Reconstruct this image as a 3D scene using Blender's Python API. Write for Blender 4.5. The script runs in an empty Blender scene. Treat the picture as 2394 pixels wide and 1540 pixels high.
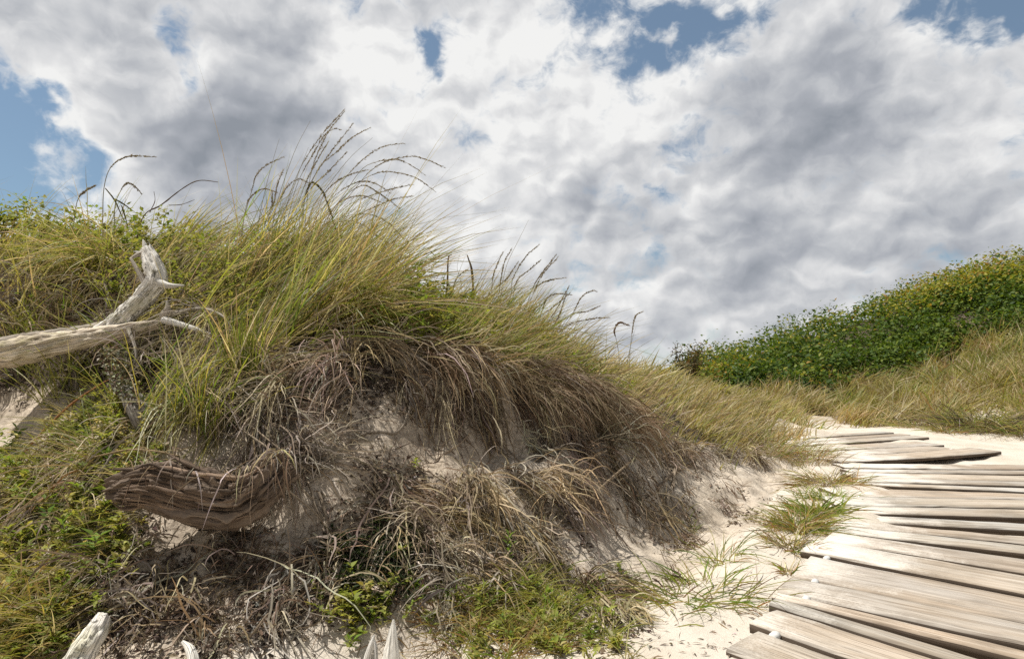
import bpy, math, random
import numpy as np
from mathutils import Vector, Matrix

SC = bpy.context.scene
COL = SC.collection
rng = np.random.default_rng(7)
PI = math.pi

# ------------------------------------------------------------------ camera model
F, CX, YH, H = 1400.0, 1197.0, 880.0, 0.60     # survey units: 2394 x 1540 view of a level camera, 0.6 m above the path
def W(x, y, d):
    """world point seen at (x, y) at depth d"""
    return np.array([(x - CX) / F * d, d, H + d * (YH - y) / F])
def xD(X, Y):
    return CX + X / np.maximum(Y, 1e-3) * F

cam = bpy.data.cameras.new('camera')
cam.sensor_width = 36.0
cam.lens = 36.0 * F / 2394.0
cam.shift_y = (YH - 770.0) / 2394.0
cam.clip_start, cam.clip_end = 0.05, 3000
camo = bpy.data.objects.new('camera', cam)
COL.objects.link(camo)
camo.location = (0, 0, H)
camo.rotation_euler = (PI / 2, 0, 0)
SC.camera = camo

SC.view_settings.view_transform = 'Standard'
SC.view_settings.look = 'None'
SC.view_settings.exposure = 0.28
SC.view_settings.gamma = 1.0
SC.cycles.max_bounces = 8
SC.cycles.diffuse_bounces = 2
SC.cycles.glossy_bounces = 2
SC.cycles.transmission_bounces = 5
SC.cycles.use_denoising = False

# ------------------------------------------------------------------ numeric noise
def _h(ix, iy, s):
    n = (ix.astype(np.int64) * 374761393 + iy.astype(np.int64) * 668265263 + s * 1274126177) & 0xffffffff
    n = ((n ^ (n >> 13)) * 1274126177) & 0xffffffff
    return ((n ^ (n >> 16)) & 0xffff) / 65535.0
def vnoise(x, y, s=0):
    x = np.asarray(x, float); y = np.asarray(y, float)
    ix = np.floor(x); iy = np.floor(y); fx = x - ix; fy = y - iy
    u = fx * fx * fx * (fx * (fx * 6 - 15) + 10); v = fy * fy * fy * (fy * (fy * 6 - 15) + 10)
    ix = ix.astype(np.int64); iy = iy.astype(np.int64)
    a = _h(ix, iy, s); b = _h(ix + 1, iy, s); c = _h(ix, iy + 1, s); d = _h(ix + 1, iy + 1, s)
    return (a + (b - a) * u + (c - a) * v + (a - b - c + d) * u * v) * 2 - 1
def fbm(x, y, s=0, o=4, g=.5):
    t = 0; a = 1; n = 0
    for k in range(o):
        t = t + a * vnoise(x * 2 ** k + 13.7 * k, y * 2 ** k - 7.1 * k, s + k); n += a; a *= g
    return t / n
def sstep(a, b, x):
    t = np.clip((x - a) / (b - a), 0, 1)
    return t * t * (3 - 2 * t)

# ------------------------------------------------------------------ terrain
CTRL = [
 # (x, y, d): the bare ground of the dune, station by station
 (-250,1540,1.27),(-250,1300,1.55),(-250,1000,2.0),(-250,800,2.4),(-250,600,2.9),(-250,545,3.6),(-250,620,5.5),
 (0,1540,1.25),(0,1300,1.55),(0,1100,1.85),(0,1000,2.0),(0,950,2.2),(0,800,2.35),(0,650,2.6),(0,575,3.0),(0,555,3.6),(0,640,5.5),
 (300,1540,1.27),(300,1300,1.50),(300,1150,1.64),(300,1050,1.76),(300,900,1.98),(300,780,2.16),(300,660,2.4),(300,612,2.8),(300,600,3.4),(300,690,5.2),
 (600,1540,1.27),(600,1350,1.45),(600,1250,1.52),(600,1100,1.63),(600,1000,1.72),(600,900,1.87),(600,760,2.2),(600,675,2.6),(600,650,3.1),(600,740,5),
 (900,1540,1.27),(900,1350,1.48),(900,1150,1.68),(900,1000,1.80),(900,870,1.93),(900,790,2.15),(900,735,2.7),(900,730,3.2),(900,800,5),
 (1200,1540,1.27),(1200,1350,1.6),(1200,1200,1.82),(1200,1050,2.0),(1200,930,2.14),(1200,860,2.4),(1200,812,2.9),(1200,806,3.4),(1200,840,5),
 (1400,1540,1.27),(1400,1400,1.63),(1400,1250,2.0),(1400,1100,2.3),(1400,990,2.5),(1400,925,2.8),(1400,885,3.3),(1400,876,4),(1400,885,6),
 (1600,1400,1.63),(1600,1260,2.25),(1600,1180,2.6),(1600,1095,3.0),(1600,1035,3.3),(1600,985,3.8),(1600,940,4.6),(1600,915,5.6),(1600,910,7),
 (1750,1270,2.18),(1750,1160,3.05),(1750,1105,3.6),(1750,1060,4.2),(1750,1010,5.0),(1750,970,6),(1750,945,7),
 (1860,1158,3.05),(1860,1068,4.5),(1860,1030,5.6),(1860,998,7.0),(1860,970,8.4),
 (1500,1540,1.27),(1500,1420,1.56),
]
PLANE = [(x, d) for x in (1700, 2000, 2394, 2900) for d in (1.27, 1.6, 2.2)] + [(x, d) for x in (1950, 2200, 2500) for d in (3, 4, 5)] + [(2000, 6.5)]
HILL = [
 (1900,985,8.2),(2100,1002,6.9),(2250,1030,5.7),(2394,1045,5.2),(2600,1045,5.2),
 (1900,905,10.5),(1900,865,12),(1900,790,14.5),(2150,968,8.5),(2150,892,10),(2150,812,11.5),(2150,715,13.8),
 (2394,1000,6.6),(2394,905,8),(2394,805,9.5),(2394,700,11.5),(2394,648,13.4),(2700,980,6.6),(2700,860,8.5),(2700,640,12),(2700,560,14),
 (1700,915,11),(1700,885,12.5),(1700,872,14),(1580,905,11),(1500,895,12),(1300,890,12),(900,885,10),(400,880,9),(0,870,9),(-400,860,9),
 (2150,735,18),(2500,640,18),(1850,830,18),(1600,895,18),(1000,885,18),(2150,800,26),(2600,740,26),(1600,890,26),(900,885,26),
]
_pts = [W(*c) for c in CTRL + HILL] + [np.array([(x - CX) / F * d, d, 0.0]) for x, d in PLANE]
_pts += [np.array([X, Y, 0.0]) for X in (-4, -2, 0, 2, 4) for Y in (0.4, -2.0)] + [np.array([-4.5, 2.5, 1.2]), np.array([5, 3, .25]), np.array([6.5, 4.5, .6])]
_pts = np.array(_pts)
def _phi(r2):
    return 0.5 * r2 * np.log(r2 + 1e-9)
_n = len(_pts)
_A = np.zeros((_n + 3, _n + 3))
_r2 = ((_pts[:, None, :2] - _pts[None, :, :2]) ** 2).sum(-1)
_A[:_n, :_n] = _phi(_r2) + np.eye(_n) * 2e-4
_A[:_n, _n] = 1; _A[:_n, _n + 1:_n + 3] = _pts[:, :2]
_A[_n:, :_n] = _A[:_n, _n:].T
_sol = np.linalg.solve(_A, np.concatenate([_pts[:, 2], np.zeros(3)]))
def base_z(X, Y):
    X = np.asarray(X, float); Y = np.asarray(Y, float)
    sh = X.shape; X = X.ravel(); Y = Y.ravel(); out = np.empty(len(X))
    for i in range(0, len(X), 20000):
        x = X[i:i + 20000]; y = Y[i:i + 20000]
        r2 = (x[:, None] - _pts[None, :, 0]) ** 2 + (y[:, None] - _pts[None, :, 1]) ** 2
        out[i:i + 20000] = _phi(r2) @ _sol[:_n] + _sol[_n] + _sol[_n + 1] * x + _sol[_n + 2] * y
    r = np.hypot(X, Y - 5)
    f = sstep(15, 32, r)
    out = np.clip(out, -1.5, 4.5) * (1 - f) + (-1.2 - .02 * np.minimum(r, 400)) * f
    return out.reshape(sh)

# lip of the eroded bank and its toe, as depth over bearing
LIPX = np.array([-400, 0, 300, 480, 560, 700, 850, 950, 1100, 1250, 1400, 1500, 1600, 1750, 1850, 1900, 1960])
LIPD = np.array([2.6, 2.42, 2.25, 2.0, 1.9, 2.0, 2.05, 2.03, 2.1, 2.3, 2.66, 2.95, 3.3, 4.1, 5.6, 7.4, 8.2])
TOEX = np.array([-400, 900, 1250, 1480, 1600, 1740, 1830, 1880, 1930])
TOED = np.array([1.2, 1.25, 1.3, 1.36, 1.7, 2.35, 3.2, 5.3, 7.4])
def lip(x): return np.interp(x, LIPX, LIPD)
def toe(x): return np.interp(x, TOEX, TOED)

# boardwalk stations: the front edge of each plank at its two ends (far ones first); see section "boardwalk"
def onplane(x, y, z=0.03):
    d = (H - z) * F / (y - YH)
    return np.array([(x - CX) / F * d, d])
def q(u, v): return (1720.7 + u * .3928, 935.2 + v * .3928)

def bankness(X, Y):
    x = xD(X, Y); a = toe(x); b = lip(x)
    return np.where(Y > .3, sstep(a, a + .25, Y) * (1 - sstep(b + .1, b + .7, Y)) * (1 - sstep(1800, 1900, x)), 0)
def relief(X, Y):
    bk = bankness(X, Y)
    r = np.hypot(X, Y)
    near = 1 - sstep(9, 16, r)
    n = .010 * fbm(X * 2.2, Y * 2.2, 3, 3) + .010 * near * fbm(X * 7, Y * 7, 11, 4)
    rough = fbm(X * 9, Y * 9, 21, 5, .6)
    n = n + bk * (.038 * rough + .05 * fbm(X * 4, Y * 4, 31, 2) - .07 * np.maximum(0, vnoise(X * 6, Y * 6, 41) - .3) - .03 * np.abs(vnoise(X * 11, Y * 11, 43)))
    xl = xD(X, Y)                                   # the bank is scooped out under its lip
    n = n - np.where(Y > .3, .11 * np.exp(-((lip(xl) - Y - .13) / .09) ** 2) * sstep(780, 880, xl) * (1 - sstep(1480, 1600, xl)), 0)
    # footprints and wind scoops in the loose sand beside the path
    x = xD(X, Y)
    fp = near * (1 - bk) * np.maximum(0, vnoise(X * 5.5 + 3, Y * 5.5, 51) - .15) ** 1.2
    n = n - .085 * fp + near * (1 - bk) * .008 * fbm(X * 14, Y * 14, 55, 3)
    # a few footprints in the loose sand
    for px, py, an in ((1545, 1478, .9), (1640, 1515, 1.0), (1600, 1440, .7), (1720, 1440, .9), (1490, 1520, 1.3), (1760, 1350, .8), (1800, 1250, 1.2)):
        d0 = H * F / (py - YH); x0 = (px - CX) / F * d0
        u = (X - x0) * math.cos(an) + (Y - d0) * math.sin(an); v = -(X - x0) * math.sin(an) + (Y - d0) * math.cos(an)
        e = np.sqrt((u / .115) ** 2 + (v / .045) ** 2)
        n = n - .024 * (1 - sstep(.55, 1.0, e)) + .010 * np.exp(-((e - 1.25) / .28) ** 2)
    return n
_walk = []          # polyline of the path's middle, filled in below
def path_mask(X, Y):
    return np.zeros_like(np.asarray(X, float))
def ground_z(X, Y):
    X = np.asarray(X, float); Y = np.asarray(Y, float)
    z = base_z(X, Y) + relief(X, Y)
    m = path_mask(X, Y)
    zp = .004 + .016 * fbm(X * 3, Y * 3, 61, 3) - .03 * sstep(.2, .8, path_u(X, Y))
    return z * (1 - m) + zp * m
def path_u(X, Y): return np.zeros_like(np.asarray(X, float))

def ray_ground(x, y, d0=1.0, d1=22.0):
    d = np.geomspace(d0, d1, 900)
    X = (x - CX) / F * d; zr = H + d * (YH - y) / F
    z = ground_z(X, d)
    k = np.argmax(z >= zr)
    return np.array([X[k], d[k], z[k]])

# ------------------------------------------------------------------ object helpers
def link(name, mesh, mat, parent=None, **props):
    o = bpy.data.objects.new(name, mesh)
    COL.objects.link(o)
    if mat is not None and not mesh.materials:
        mesh.materials.append(mat)
    if parent is not None:
        o.parent = parent
    for k, v in props.items(): o[k] = v
    return o
def thing(name, label, cat, loc, group=None):
    o = bpy.data.objects.new(name, None)
    COL.objects.link(o)
    o.empty_display_size = .1
    o.location = tuple(float(v) for v in loc); o['label'] = label; o['category'] = cat
    if group: o['group'] = group
    return o
def mesh_np(name, V, faces, col=None, uv=None, origin=None, smooth=False):
    """V (n,3); faces: list of (m,k) int arrays; col (n,3) per vertex; uv (n,2) per vertex"""
    V = np.asarray(V, np.float64)
    if origin is not None: V = V - np.asarray(origin, float)
    me = bpy.data.meshes.new(name)
    me.vertices.add(len(V)); me.vertices.foreach_set('co', V.astype(np.float32).ravel())
    faces = [np.asarray(f) for f in faces if len(f)]
    loops = np.concatenate([f.ravel() for f in faces]).astype(np.int32)
    sizes = np.concatenate([np.full(len(f), f.shape[1]) for f in faces]).astype(np.int32)
    starts = np.concatenate([[0], np.cumsum(sizes)[:-1]]).astype(np.int32)
    me.loops.add(len(loops)); me.loops.foreach_set('vertex_index', loops)
    me.polygons.add(len(sizes)); me.polygons.foreach_set('loop_start', starts)
    if smooth: me.polygons.foreach_set('use_smooth', np.ones(len(sizes), bool))
    me.update(calc_edges=True)
    if col is not None:
        a = me.attributes.new('tint', 'FLOAT_COLOR', 'POINT')
        c = np.ones((len(V), 4), np.float32); c[:, :3] = col
        a.data.foreach_set('color', c.ravel())
    if uv is not None:
        u = me.uv_layers.new(name='UVMap')
        u.data.foreach_set('uv', np.asarray(uv, np.float32)[loops].ravel())
    return me

def nrm(a):
    return a / np.maximum(np.linalg.norm(a, axis=-1, keepdims=True), 1e-9)

def strips(P, Wd, side, col, fold=None):
    """P (N,K,3) spines, Wd (N,K) half widths, side (N,K,3), col (N,K,3) or (N,3) -> V, quads, vertex colours"""
    N, K, _ = P.shape
    L = P - side * Wd[..., None]; R = P + side * Wd[..., None]
    V = np.stack([L, R], 2).reshape(-1, 3)
    if col.ndim == 2: col = np.repeat(col[:, None, :], K, 1)
    C = np.repeat(col, 2, axis=1).reshape(-1, 3)
    i = np.arange(N)[:, None] * (2 * K) + np.arange(K - 1)[None, :] * 2
    Q = np.stack([i, i + 1, i + 3, i + 2], -1).reshape(-1, 4)
    return V, Q, C

class Bag:
    """collects geometry for one mesh"""
    def __init__(s): s.V = []; s.Fq = []; s.Ft = []; s.C = []; s.U = []; s.n = 0
    def add(s, V, quads=None, tris=None, C=None, U=None):
        if quads is not None and len(quads): s.Fq.append(np.asarray(quads) + s.n)
        if tris is not None and len(tris): s.Ft.append(np.asarray(tris) + s.n)
        s.V.append(V); s.n += len(V)
        s.C.append(C if C is not None else np.tile([.3, .3, .3], (len(V), 1)))
        s.U.append(U if U is not None else np.zeros((len(V), 2)))
    def mesh(s, name, origin=None, smooth=False):
        f = []
        if s.Fq: f.append(np.concatenate(s.Fq))
        if s.Ft: f.append(np.concatenate(s.Ft))
        return mesh_np(name, np.concatenate(s.V), f, np.concatenate(s.C), np.concatenate(s.U), origin, smooth)

def catmull(P, n):
    P = np.asarray(P, float)
    Q = np.vstack([2 * P[0] - P[1], P, 2 * P[-1] - P[-2]])
    seg = np.linalg.norm(np.diff(P, axis=0), axis=1); cum = np.concatenate([[0], np.cumsum(seg)])
    out = []
    for t in np.linspace(0, cum[-1], n):
        k = min(np.searchsorted(cum, t, 'right') - 1, len(P) - 2)
        f = (t - cum[k]) / max(seg[k], 1e-9)
        p0, p1, p2, p3 = Q[k], Q[k + 1], Q[k + 2], Q[k + 3]
        out.append(.5 * ((2 * p1) + (-p0 + p2) * f + (2 * p0 - 5 * p1 + 4 * p2 - p3) * f * f + (-p0 + 3 * p1 - 3 * p2 + p3) * f ** 3))
    return np.array(out)

def tube(path, rad, sides=6, n=None, disp=None, col=(.3, .3, .3), cap=True, squash=None):
    """closed tube round a smooth path; rad: list of radii along it; disp(u angle 0..1, s metres, t 0..1) scales the radius"""
    path = np.asarray(path, float)
    n = n or max(8, len(path) * 5)
    C = catmull(path, n)
    t = np.linspace(0, 1, n)
    R = np.interp(t, np.linspace(0, 1, len(rad)), rad)
    T = nrm(np.gradient(C, axis=0))
    s = np.concatenate([[0], np.cumsum(np.linalg.norm(np.diff(C, axis=0), axis=1))])
    up = np.array([0, 0, 1.0]) if abs(T[0, 2]) < .9 else np.array([0, 1.0, 0])
    Nn = nrm(np.cross(T[0], up)); Ns = []
    for k in range(n):
        Nn = Nn - T[k] * np.dot(Nn, T[k]); Nn = Nn / np.linalg.norm(Nn); Ns.append(Nn)
    Ns = np.array(Ns); Bs = np.cross(T, Ns)
    a = np.arange(sides) / sides
    ca, sa = np.cos(a * 2 * PI), np.sin(a * 2 * PI)
    rr = np.tile(R[:, None], (1, sides))
    off = np.zeros((n, sides, 3))
    if disp is not None:
        rr = rr * disp(a[None, :] + 0 * s[:, None], s[:, None] + 0 * a[None, :], t[:, None] + 0 * a[None, :])
    sq = squash or (1, 1)
    V = C[:, None, :] + rr[..., None] * (sq[0] * ca[None, :, None] * Ns[:, None, :] + sq[1] * sa[None, :, None] * Bs[:, None, :])
    V = V.reshape(-1, 3)
    i = np.arange(n - 1)[:, None] * sides; j = np.arange(sides)[None, :]; j2 = (j + 1) % sides
    Q = np.stack([i + j, i + j2, i + sides + j2, i + sides + j], -1).reshape(-1, 4)
    U = np.stack([np.tile(a[None, :], (n, 1)), np.tile(s[:, None], (1, sides))], -1).reshape(-1, 2)
    tri = []
    if cap:
        V = np.vstack([V, C[0], C[-1]]); U = np.vstack([U, [0, 0], [0, s[-1]]])
        c0, c1 = len(V) - 2, len(V) - 1; b = (n - 1) * sides
        for k in range(sides):
            tri.append((c0, (k + 1) % sides, k)); tri.append((c1, b + k, b + (k + 1) % sides))
    return V, Q, np.array(tri).reshape(-1, 3), np.tile(col, (len(V), 1)), U
# ------------------------------------------------------------------ node helpers
class NT:
    def __init__(s, tree): s.t = tree; tree.nodes.clear()
    def n(s, typ, **kw):
        x = s.t.nodes.new(typ)
        for k, v in kw.items():
            if k == 'inp':
                for a, b in v.items(): s.set(x.inputs[a], b)
            else: setattr(x, k, v)
        return x
    def set(s, sock, v):
        if isinstance(v, bpy.types.NodeSocket): s.t.links.new(v, sock)
        else: sock.default_value = v
    def m(s, op, a, b=None, c=None, clamp=False):
        x = s.t.nodes.new('ShaderNodeMath'); x.operation = op; x.use_clamp = clamp
        for i, v in enumerate((a, b, c)):
            if v is not None: s.set(x.inputs[i], v)
        return x.outputs[0]
    def v(s, op, a, b=None):
        x = s.t.nodes.new('ShaderNodeVectorMath'); x.operation = op
        for i, v in enumerate((a, b)):
            if v is not None: s.set(x.inputs[i], v)
        return x.outputs['Value'] if op in ('DOT_PRODUCT', 'LENGTH', 'DISTANCE') else x.outputs['Vector']
    def mix(s, f, a, b, mode='MIX', clamp=False):
        x = s.t.nodes.new('ShaderNodeMix'); x.data_type = 'RGBA'; x.blend_type = mode; x.clamp_result = clamp
        s.set(x.inputs['Factor'], f)
        for i, v in ((6, a), (7, b)):
            if isinstance(v, tuple) and len(v) == 3: v = (*v, 1)
            s.set(x.inputs[i], v)
        return x.outputs[2]
    def noise(s, vec, scale, detail=4, rough=.55, dist=0, lac=2.0, out='Fac'):
        x = s.t.nodes.new('ShaderNodeTexNoise')
        if vec is not None: s.set(x.inputs['Vector'], vec)
        x.inputs['Scale'].default_value = scale; x.inputs['Detail'].default_value = detail
        x.inputs['Roughness'].default_value = rough; x.inputs['Distortion'].default_value = dist; x.inputs['Lacunarity'].default_value = lac
        return x.outputs[out]
    def ramp(s, f, stops, interp='LINEAR'):
        x = s.t.nodes.new('ShaderNodeValToRGB'); s.set(x.inputs[0], f)
        r = x.color_ramp; r.interpolation = interp
        while len(r.elements) < len(stops): r.elements.new(.5)
        for e, (p, c) in zip(r.elements, stops):
            e.position = p; e.color = (*c, 1) if len(c) == 3 else c
        return x.outputs[0]
    def mr(s, v, a, b, c=0, d=1, smooth=False):
        x = s.t.nodes.new('ShaderNodeMapRange'); x.interpolation_type = 'SMOOTHSTEP' if smooth else 'LINEAR'
        s.set(x.inputs[0], v)
        for i, k in enumerate((a, b, c, d)): s.set(x.inputs[i + 1], k)
        return x.outputs[0]
    def mapping(s, vec, scale=(1, 1, 1), loc=(0, 0, 0), rot=(0, 0, 0)):
        x = s.t.nodes.new('ShaderNodeMapping'); s.set(x.inputs[0], vec)
        x.inputs['Scale'].default_value = scale; x.inputs['Location'].default_value = loc; x.inputs['Rotation'].default_value = rot
        return x.outputs[0]

def new_mat(name):
    m = bpy.data.materials.new(name); m.use_nodes = True
    return m, NT(m.node_tree)
def finish(N, shader):
    o = N.n('ShaderNodeOutputMaterial'); N.t.links.new(shader, o.inputs['Surface'])
def bump(N, h, strength=.5, dist=.01):
    b = N.n('ShaderNodeBump'); N.set(b.inputs['Height'], h); b.inputs['Strength'].default_value = strength; b.inputs['Distance'].default_value = dist
    return b.outputs[0]

# ------------------------------------------------------------------ sun and sky
SUN = Vector((-.42, .06, .90)).normalized()
sl = bpy.data.lights.new('sun', 'SUN'); sl.energy = 5.0; sl.angle = math.radians(.55); sl.color = (1.0, .955, .88)
so = bpy.data.objects.new('sun', sl); COL.objects.link(so)
so.rotation_euler = (-SUN).to_track_quat('-Z', 'Y').to_euler()

world = bpy.data.worlds.new('World'); SC.world = world; world.use_nodes = True
N = NT(world.node_tree)
sky = N.n('ShaderNodeTexSky', sky_type='NISHITA', sun_disc=False)
sky.sun_elevation = math.asin(SUN.z); sky.sun_rotation = math.atan2(SUN.x, SUN.y)
sky.air_density = 1.0; sky.dust_density = .6; sky.ozone_density = 2.0
D = N.n('ShaderNodeTexCoord').outputs['Generated']
D = N.v('NORMALIZE', D)
sx = N.n('ShaderNodeSeparateXYZ'); N.set(sx.inputs[0], D)
zc = N.m('MAXIMUM', sx.outputs[2], 0.0)
den = N.m('ADD', zc, .50)
cv = N.n('ShaderNodeCombineXYZ'); N.set(cv.inputs[0], N.m('DIVIDE', sx.outputs[0], den)); N.set(cv.inputs[1], N.m('DIVIDE', sx.outputs[1], den))
Pp = cv.outputs[0]
warp = N.noise(Pp, 3.0, 4, .5, out='Color')
Pw = N.v('ADD', Pp, N.v('MULTIPLY', N.v('SUBTRACT', warp, (.5, .5, .5)), (.16, .16, 0)))
Dn = N.noise(D, 7.0, 5, .55, out='Color')
Dw = N.v('NORMALIZE', N.v('ADD', D, N.v('MULTIPLY', N.v('SUBTRACT', Dn, (.5, .5, .5)), (.20, .20, .20))))
Dn2 = N.noise(D, 16.0, 4, .5, out='Color')
Dw2 = N.v('ADD', D, N.v('MULTIPLY', N.v('SUBTRACT', Dn2, (.5, .5, .5)), (.05, .05, .05)))
def blobsum(blobs):
    tot = None
    for x, y, rx, amp in blobs:
        c = Vector(((x - CX) / F, 1.0, (YH - y) / F)).normalized()
        k = (F / (rx * .72)) ** 2
        dd = N.v('DOT_PRODUCT', Dw, tuple(c))
        e = N.m('POWER', 2.718, N.m('MULTIPLY', N.m('SUBTRACT', dd, 1.0), k))
        t = N.m('MULTIPLY', e, amp)
        tot = t if tot is None else N.m('ADD', tot, t)
    return tot
n1 = N.noise(Pw, 2.6, 9, .54)
shift = N.v('ADD', Pw, (-.025, -.06, 0))
n2 = N.noise(shift, 2.6, 6, .52)
Di = N.mapping(Dw2, (1, 1, 1.45))
mid = N.noise(Di, 11.0, 8, .58)
wisp = N.noise(N.mapping(Dw2, (1, 1, 1.3), (3, 1, 0)), 24.0, 6, .64, .4)
holes = blobsum([(30, 320, 165, -.34), (130, 400, 110, -.24), (0, 200, 70, -.18), (230, 130, 70, -.08), (980, 85, 26, -.20), (1000, 135, 20, -.20), (950, 70, 30, -.08), (960, 170, 26, -.14), (900, 200, 36, -.12),
                 (1480, 20, 90, -.24), (1640, 50, 70, -.30), (2300, 640, 90, .14), (2150, 600, 60, .08), (1420, 520, 60, .12), (1280, 440, 60, .08), (1360, 0, 60, -.22), (1760, 60, 40, -.14), (2310, 5, 60, -.34), (2385, 20, 45, -.2), (2180, 90, 45, -.12),
                 (1170, 250, 50, -.09), (400, 80, 50, -.18), (440, 120, 45, -.16), (850, 190, 50, -.15), (1045, 285, 36, -.09), (1905, 440, 30, -.12), (1360, 540, 50, -.02),
                 (1500, 640, 60, -.05), (250, 470, 120, .12), (330, 330, 110, .20), (700, 120, 260, .10), (105, 350, 34, .24), (190, 260, 60, .12), (60, 60, 120, .22), (190, 130, 80, .10), (330, 30, 60, .10), (150, 190, 70, .12), (110, 450, 60, .12), (1560, 60, 18, .14)])
dens = N.m('ADD', N.m('ADD', n1, N.m('MULTIPLY', N.m('SUBTRACT', mid, .5), .80)), N.m('ADD', holes, N.m('MULTIPLY', N.m('SUBTRACT', wisp, .5), .42)))
cover = N.mr(dens, .20, .46, 0, 1, True)
shade = blobsum([(470, 250, 110, -.34), (430, 300, 90, -.20), (680, 240, 85, -.22), (560, 370, 130, -.24), (720, 330, 110, -.10), (390, 60, 110, -.14), (620, 90, 60, -.14),
                 (1850, 290, 190, -.34), (1980, 330, 110, -.20), (1620, 270, 130, -.22), (1370, 300, 70, -.06), (1380, 455, 75, -.22), (1950, 110, 150, -.16), (2080, 60, 100, -.10),
                 (1750, 620, 80, -.22), (2150, 560, 130, -.20), (2350, 500, 100, -.16), (1450, 680, 260, -.16), (1850, 700, 220, -.10), (960, 530, 40, -.18), (1560, 590, 110, -.12),
                 (2230, 270, 110, -.04), (1650, 770, 130, .06), (1200, 170, 80, -.05), (640, 470, 90, -.12),
                 (400, 160, 60, .24), (530, 110, 50, .10), (880, 160, 170, .12), (650, 180, 50, .10), (300, 400, 40, .12), (1130, 90, 110, .16), (1520, 170, 190, .22), (1340, 210, 140, .16), (1050, 420, 160, .08), (1740, 130, 70, .16),
                 (2120, 210, 60, .10), (2330, 190, 120, .10), (1980, 480, 120, .12), (1300, 620, 120, .10), (1640, 520, 60, .08), (1560, 360, 50, .14)])
soft = N.noise(Pw, 2.6, 3.2, .5); soft2 = N.noise(shift, 2.6, 3.2, .5)
def billow(vec, sc, det=3.0):
    x = N.n('ShaderNodeTexVoronoi', feature='F1'); N.set(x.inputs['Vector'], vec)
    x.inputs['Scale'].default_value = sc; x.inputs['Detail'].default_value = det; x.inputs['Roughness'].default_value = .55
    return N.m('SUBTRACT', 1.0, x.outputs['Distance'])
ms = billow(Di, 8.0, 2.0); ms2 = billow(N.v('ADD', Di, (-.012, 0, .024)), 8.0, 2.0)
emb = N.m('ADD', N.m('MULTIPLY', N.m('SUBTRACT', soft, soft2), 1.6), N.m('MULTIPLY', N.m('SUBTRACT', ms, ms2), .58))
thin = N.mr(dens, .30, .66, .24, -.14)
L = N.m('ADD', N.m('ADD', .79, emb), N.m('ADD', N.m('MULTIPLY', shade, .88), thin))
L = N.m('ADD', L, N.m('MULTIPLY', N.m('SUBTRACT', mid, .5), .45))
ccol = N.ramp(L, [(0.0, (.27, .295, .335)), (.35, (.395, .415, .455)), (.60, (.54, .555, .58)), (.80, (.69, .695, .705)), (1.0, (.86, .86, .85))])
ccol = N.mix(1.0, ccol, (10, 10, 10), 'MULTIPLY')
blue = N.mix(.22, N.mix(1.0, sky.outputs[0], (.85, .95, .92), 'MULTIPLY'), (3.6, 4.3, 5.0))
skyc = N.mix(cover, blue, ccol)
low = N.mr(sx.outputs[2], .0, .08, .45, 0, True)
skyc = N.mix(low, skyc, (6.3, 6.7, 7.2))
# unseen sky overhead and behind, dimmed to weaken the fill in the shade
back = N.m('MAXIMUM', N.mr(sx.outputs[1], .30, -.30, 0, .85, True), N.mr(sx.outputs[2], .58, .82, 0, .75, True))
skyc = N.mix(back, skyc, (2.3, 2.45, 2.65))
bg = N.n('ShaderNodeBackground'); N.set(bg.inputs[0], skyc); bg.inputs[1].default_value = .085
wo = N.n('ShaderNodeOutputWorld'); N.t.links.new(bg.outputs[0], wo.inputs[0])
world.cycles.sampling_method = 'MANUAL'; world.cycles.sample_map_resolution = 512

# ------------------------------------------------------------------ materials
def leaf_mat(name, rough=.6, trans=.45, spec=.3, tboost=(1.25, 1.2, .7), var=.0):
    m, N = new_mat(name)
    a = N.n('ShaderNodeAttribute', attribute_name='tint').outputs['Color']
    p = N.n('ShaderNodeBsdfPrincipled', inp={'Base Color': a, 'Roughness': rough, 'Specular IOR Level': spec})
    t = N.n('ShaderNodeBsdfTranslucent'); N.set(t.inputs[0], N.mix(1.0, a, tboost, 'MULTIPLY'))
    mx = N.n('ShaderNodeMixShader'); mx.inputs[0].default_value = trans
    N.t.links.new(p.outputs[0], mx.inputs[1]); N.t.links.new(t.outputs[0], mx.inputs[2])
    finish(N, mx.outputs[0]); return m
M = {}
M['grass'] = leaf_mat('grass_blade', .5, .42, .35)
M['dry'] = leaf_mat('dry_grass', .8, .22, .12, (1.1, 1.05, .9))
M['leaf'] = leaf_mat('waxy_leaf', .55, .40, .2)
M['herb'] = leaf_mat('herb_leaf', .6, .45, .2)
M['litter'] = leaf_mat('dead_leaf', .85, .15, .1, (1.1, 1, .9))

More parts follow.
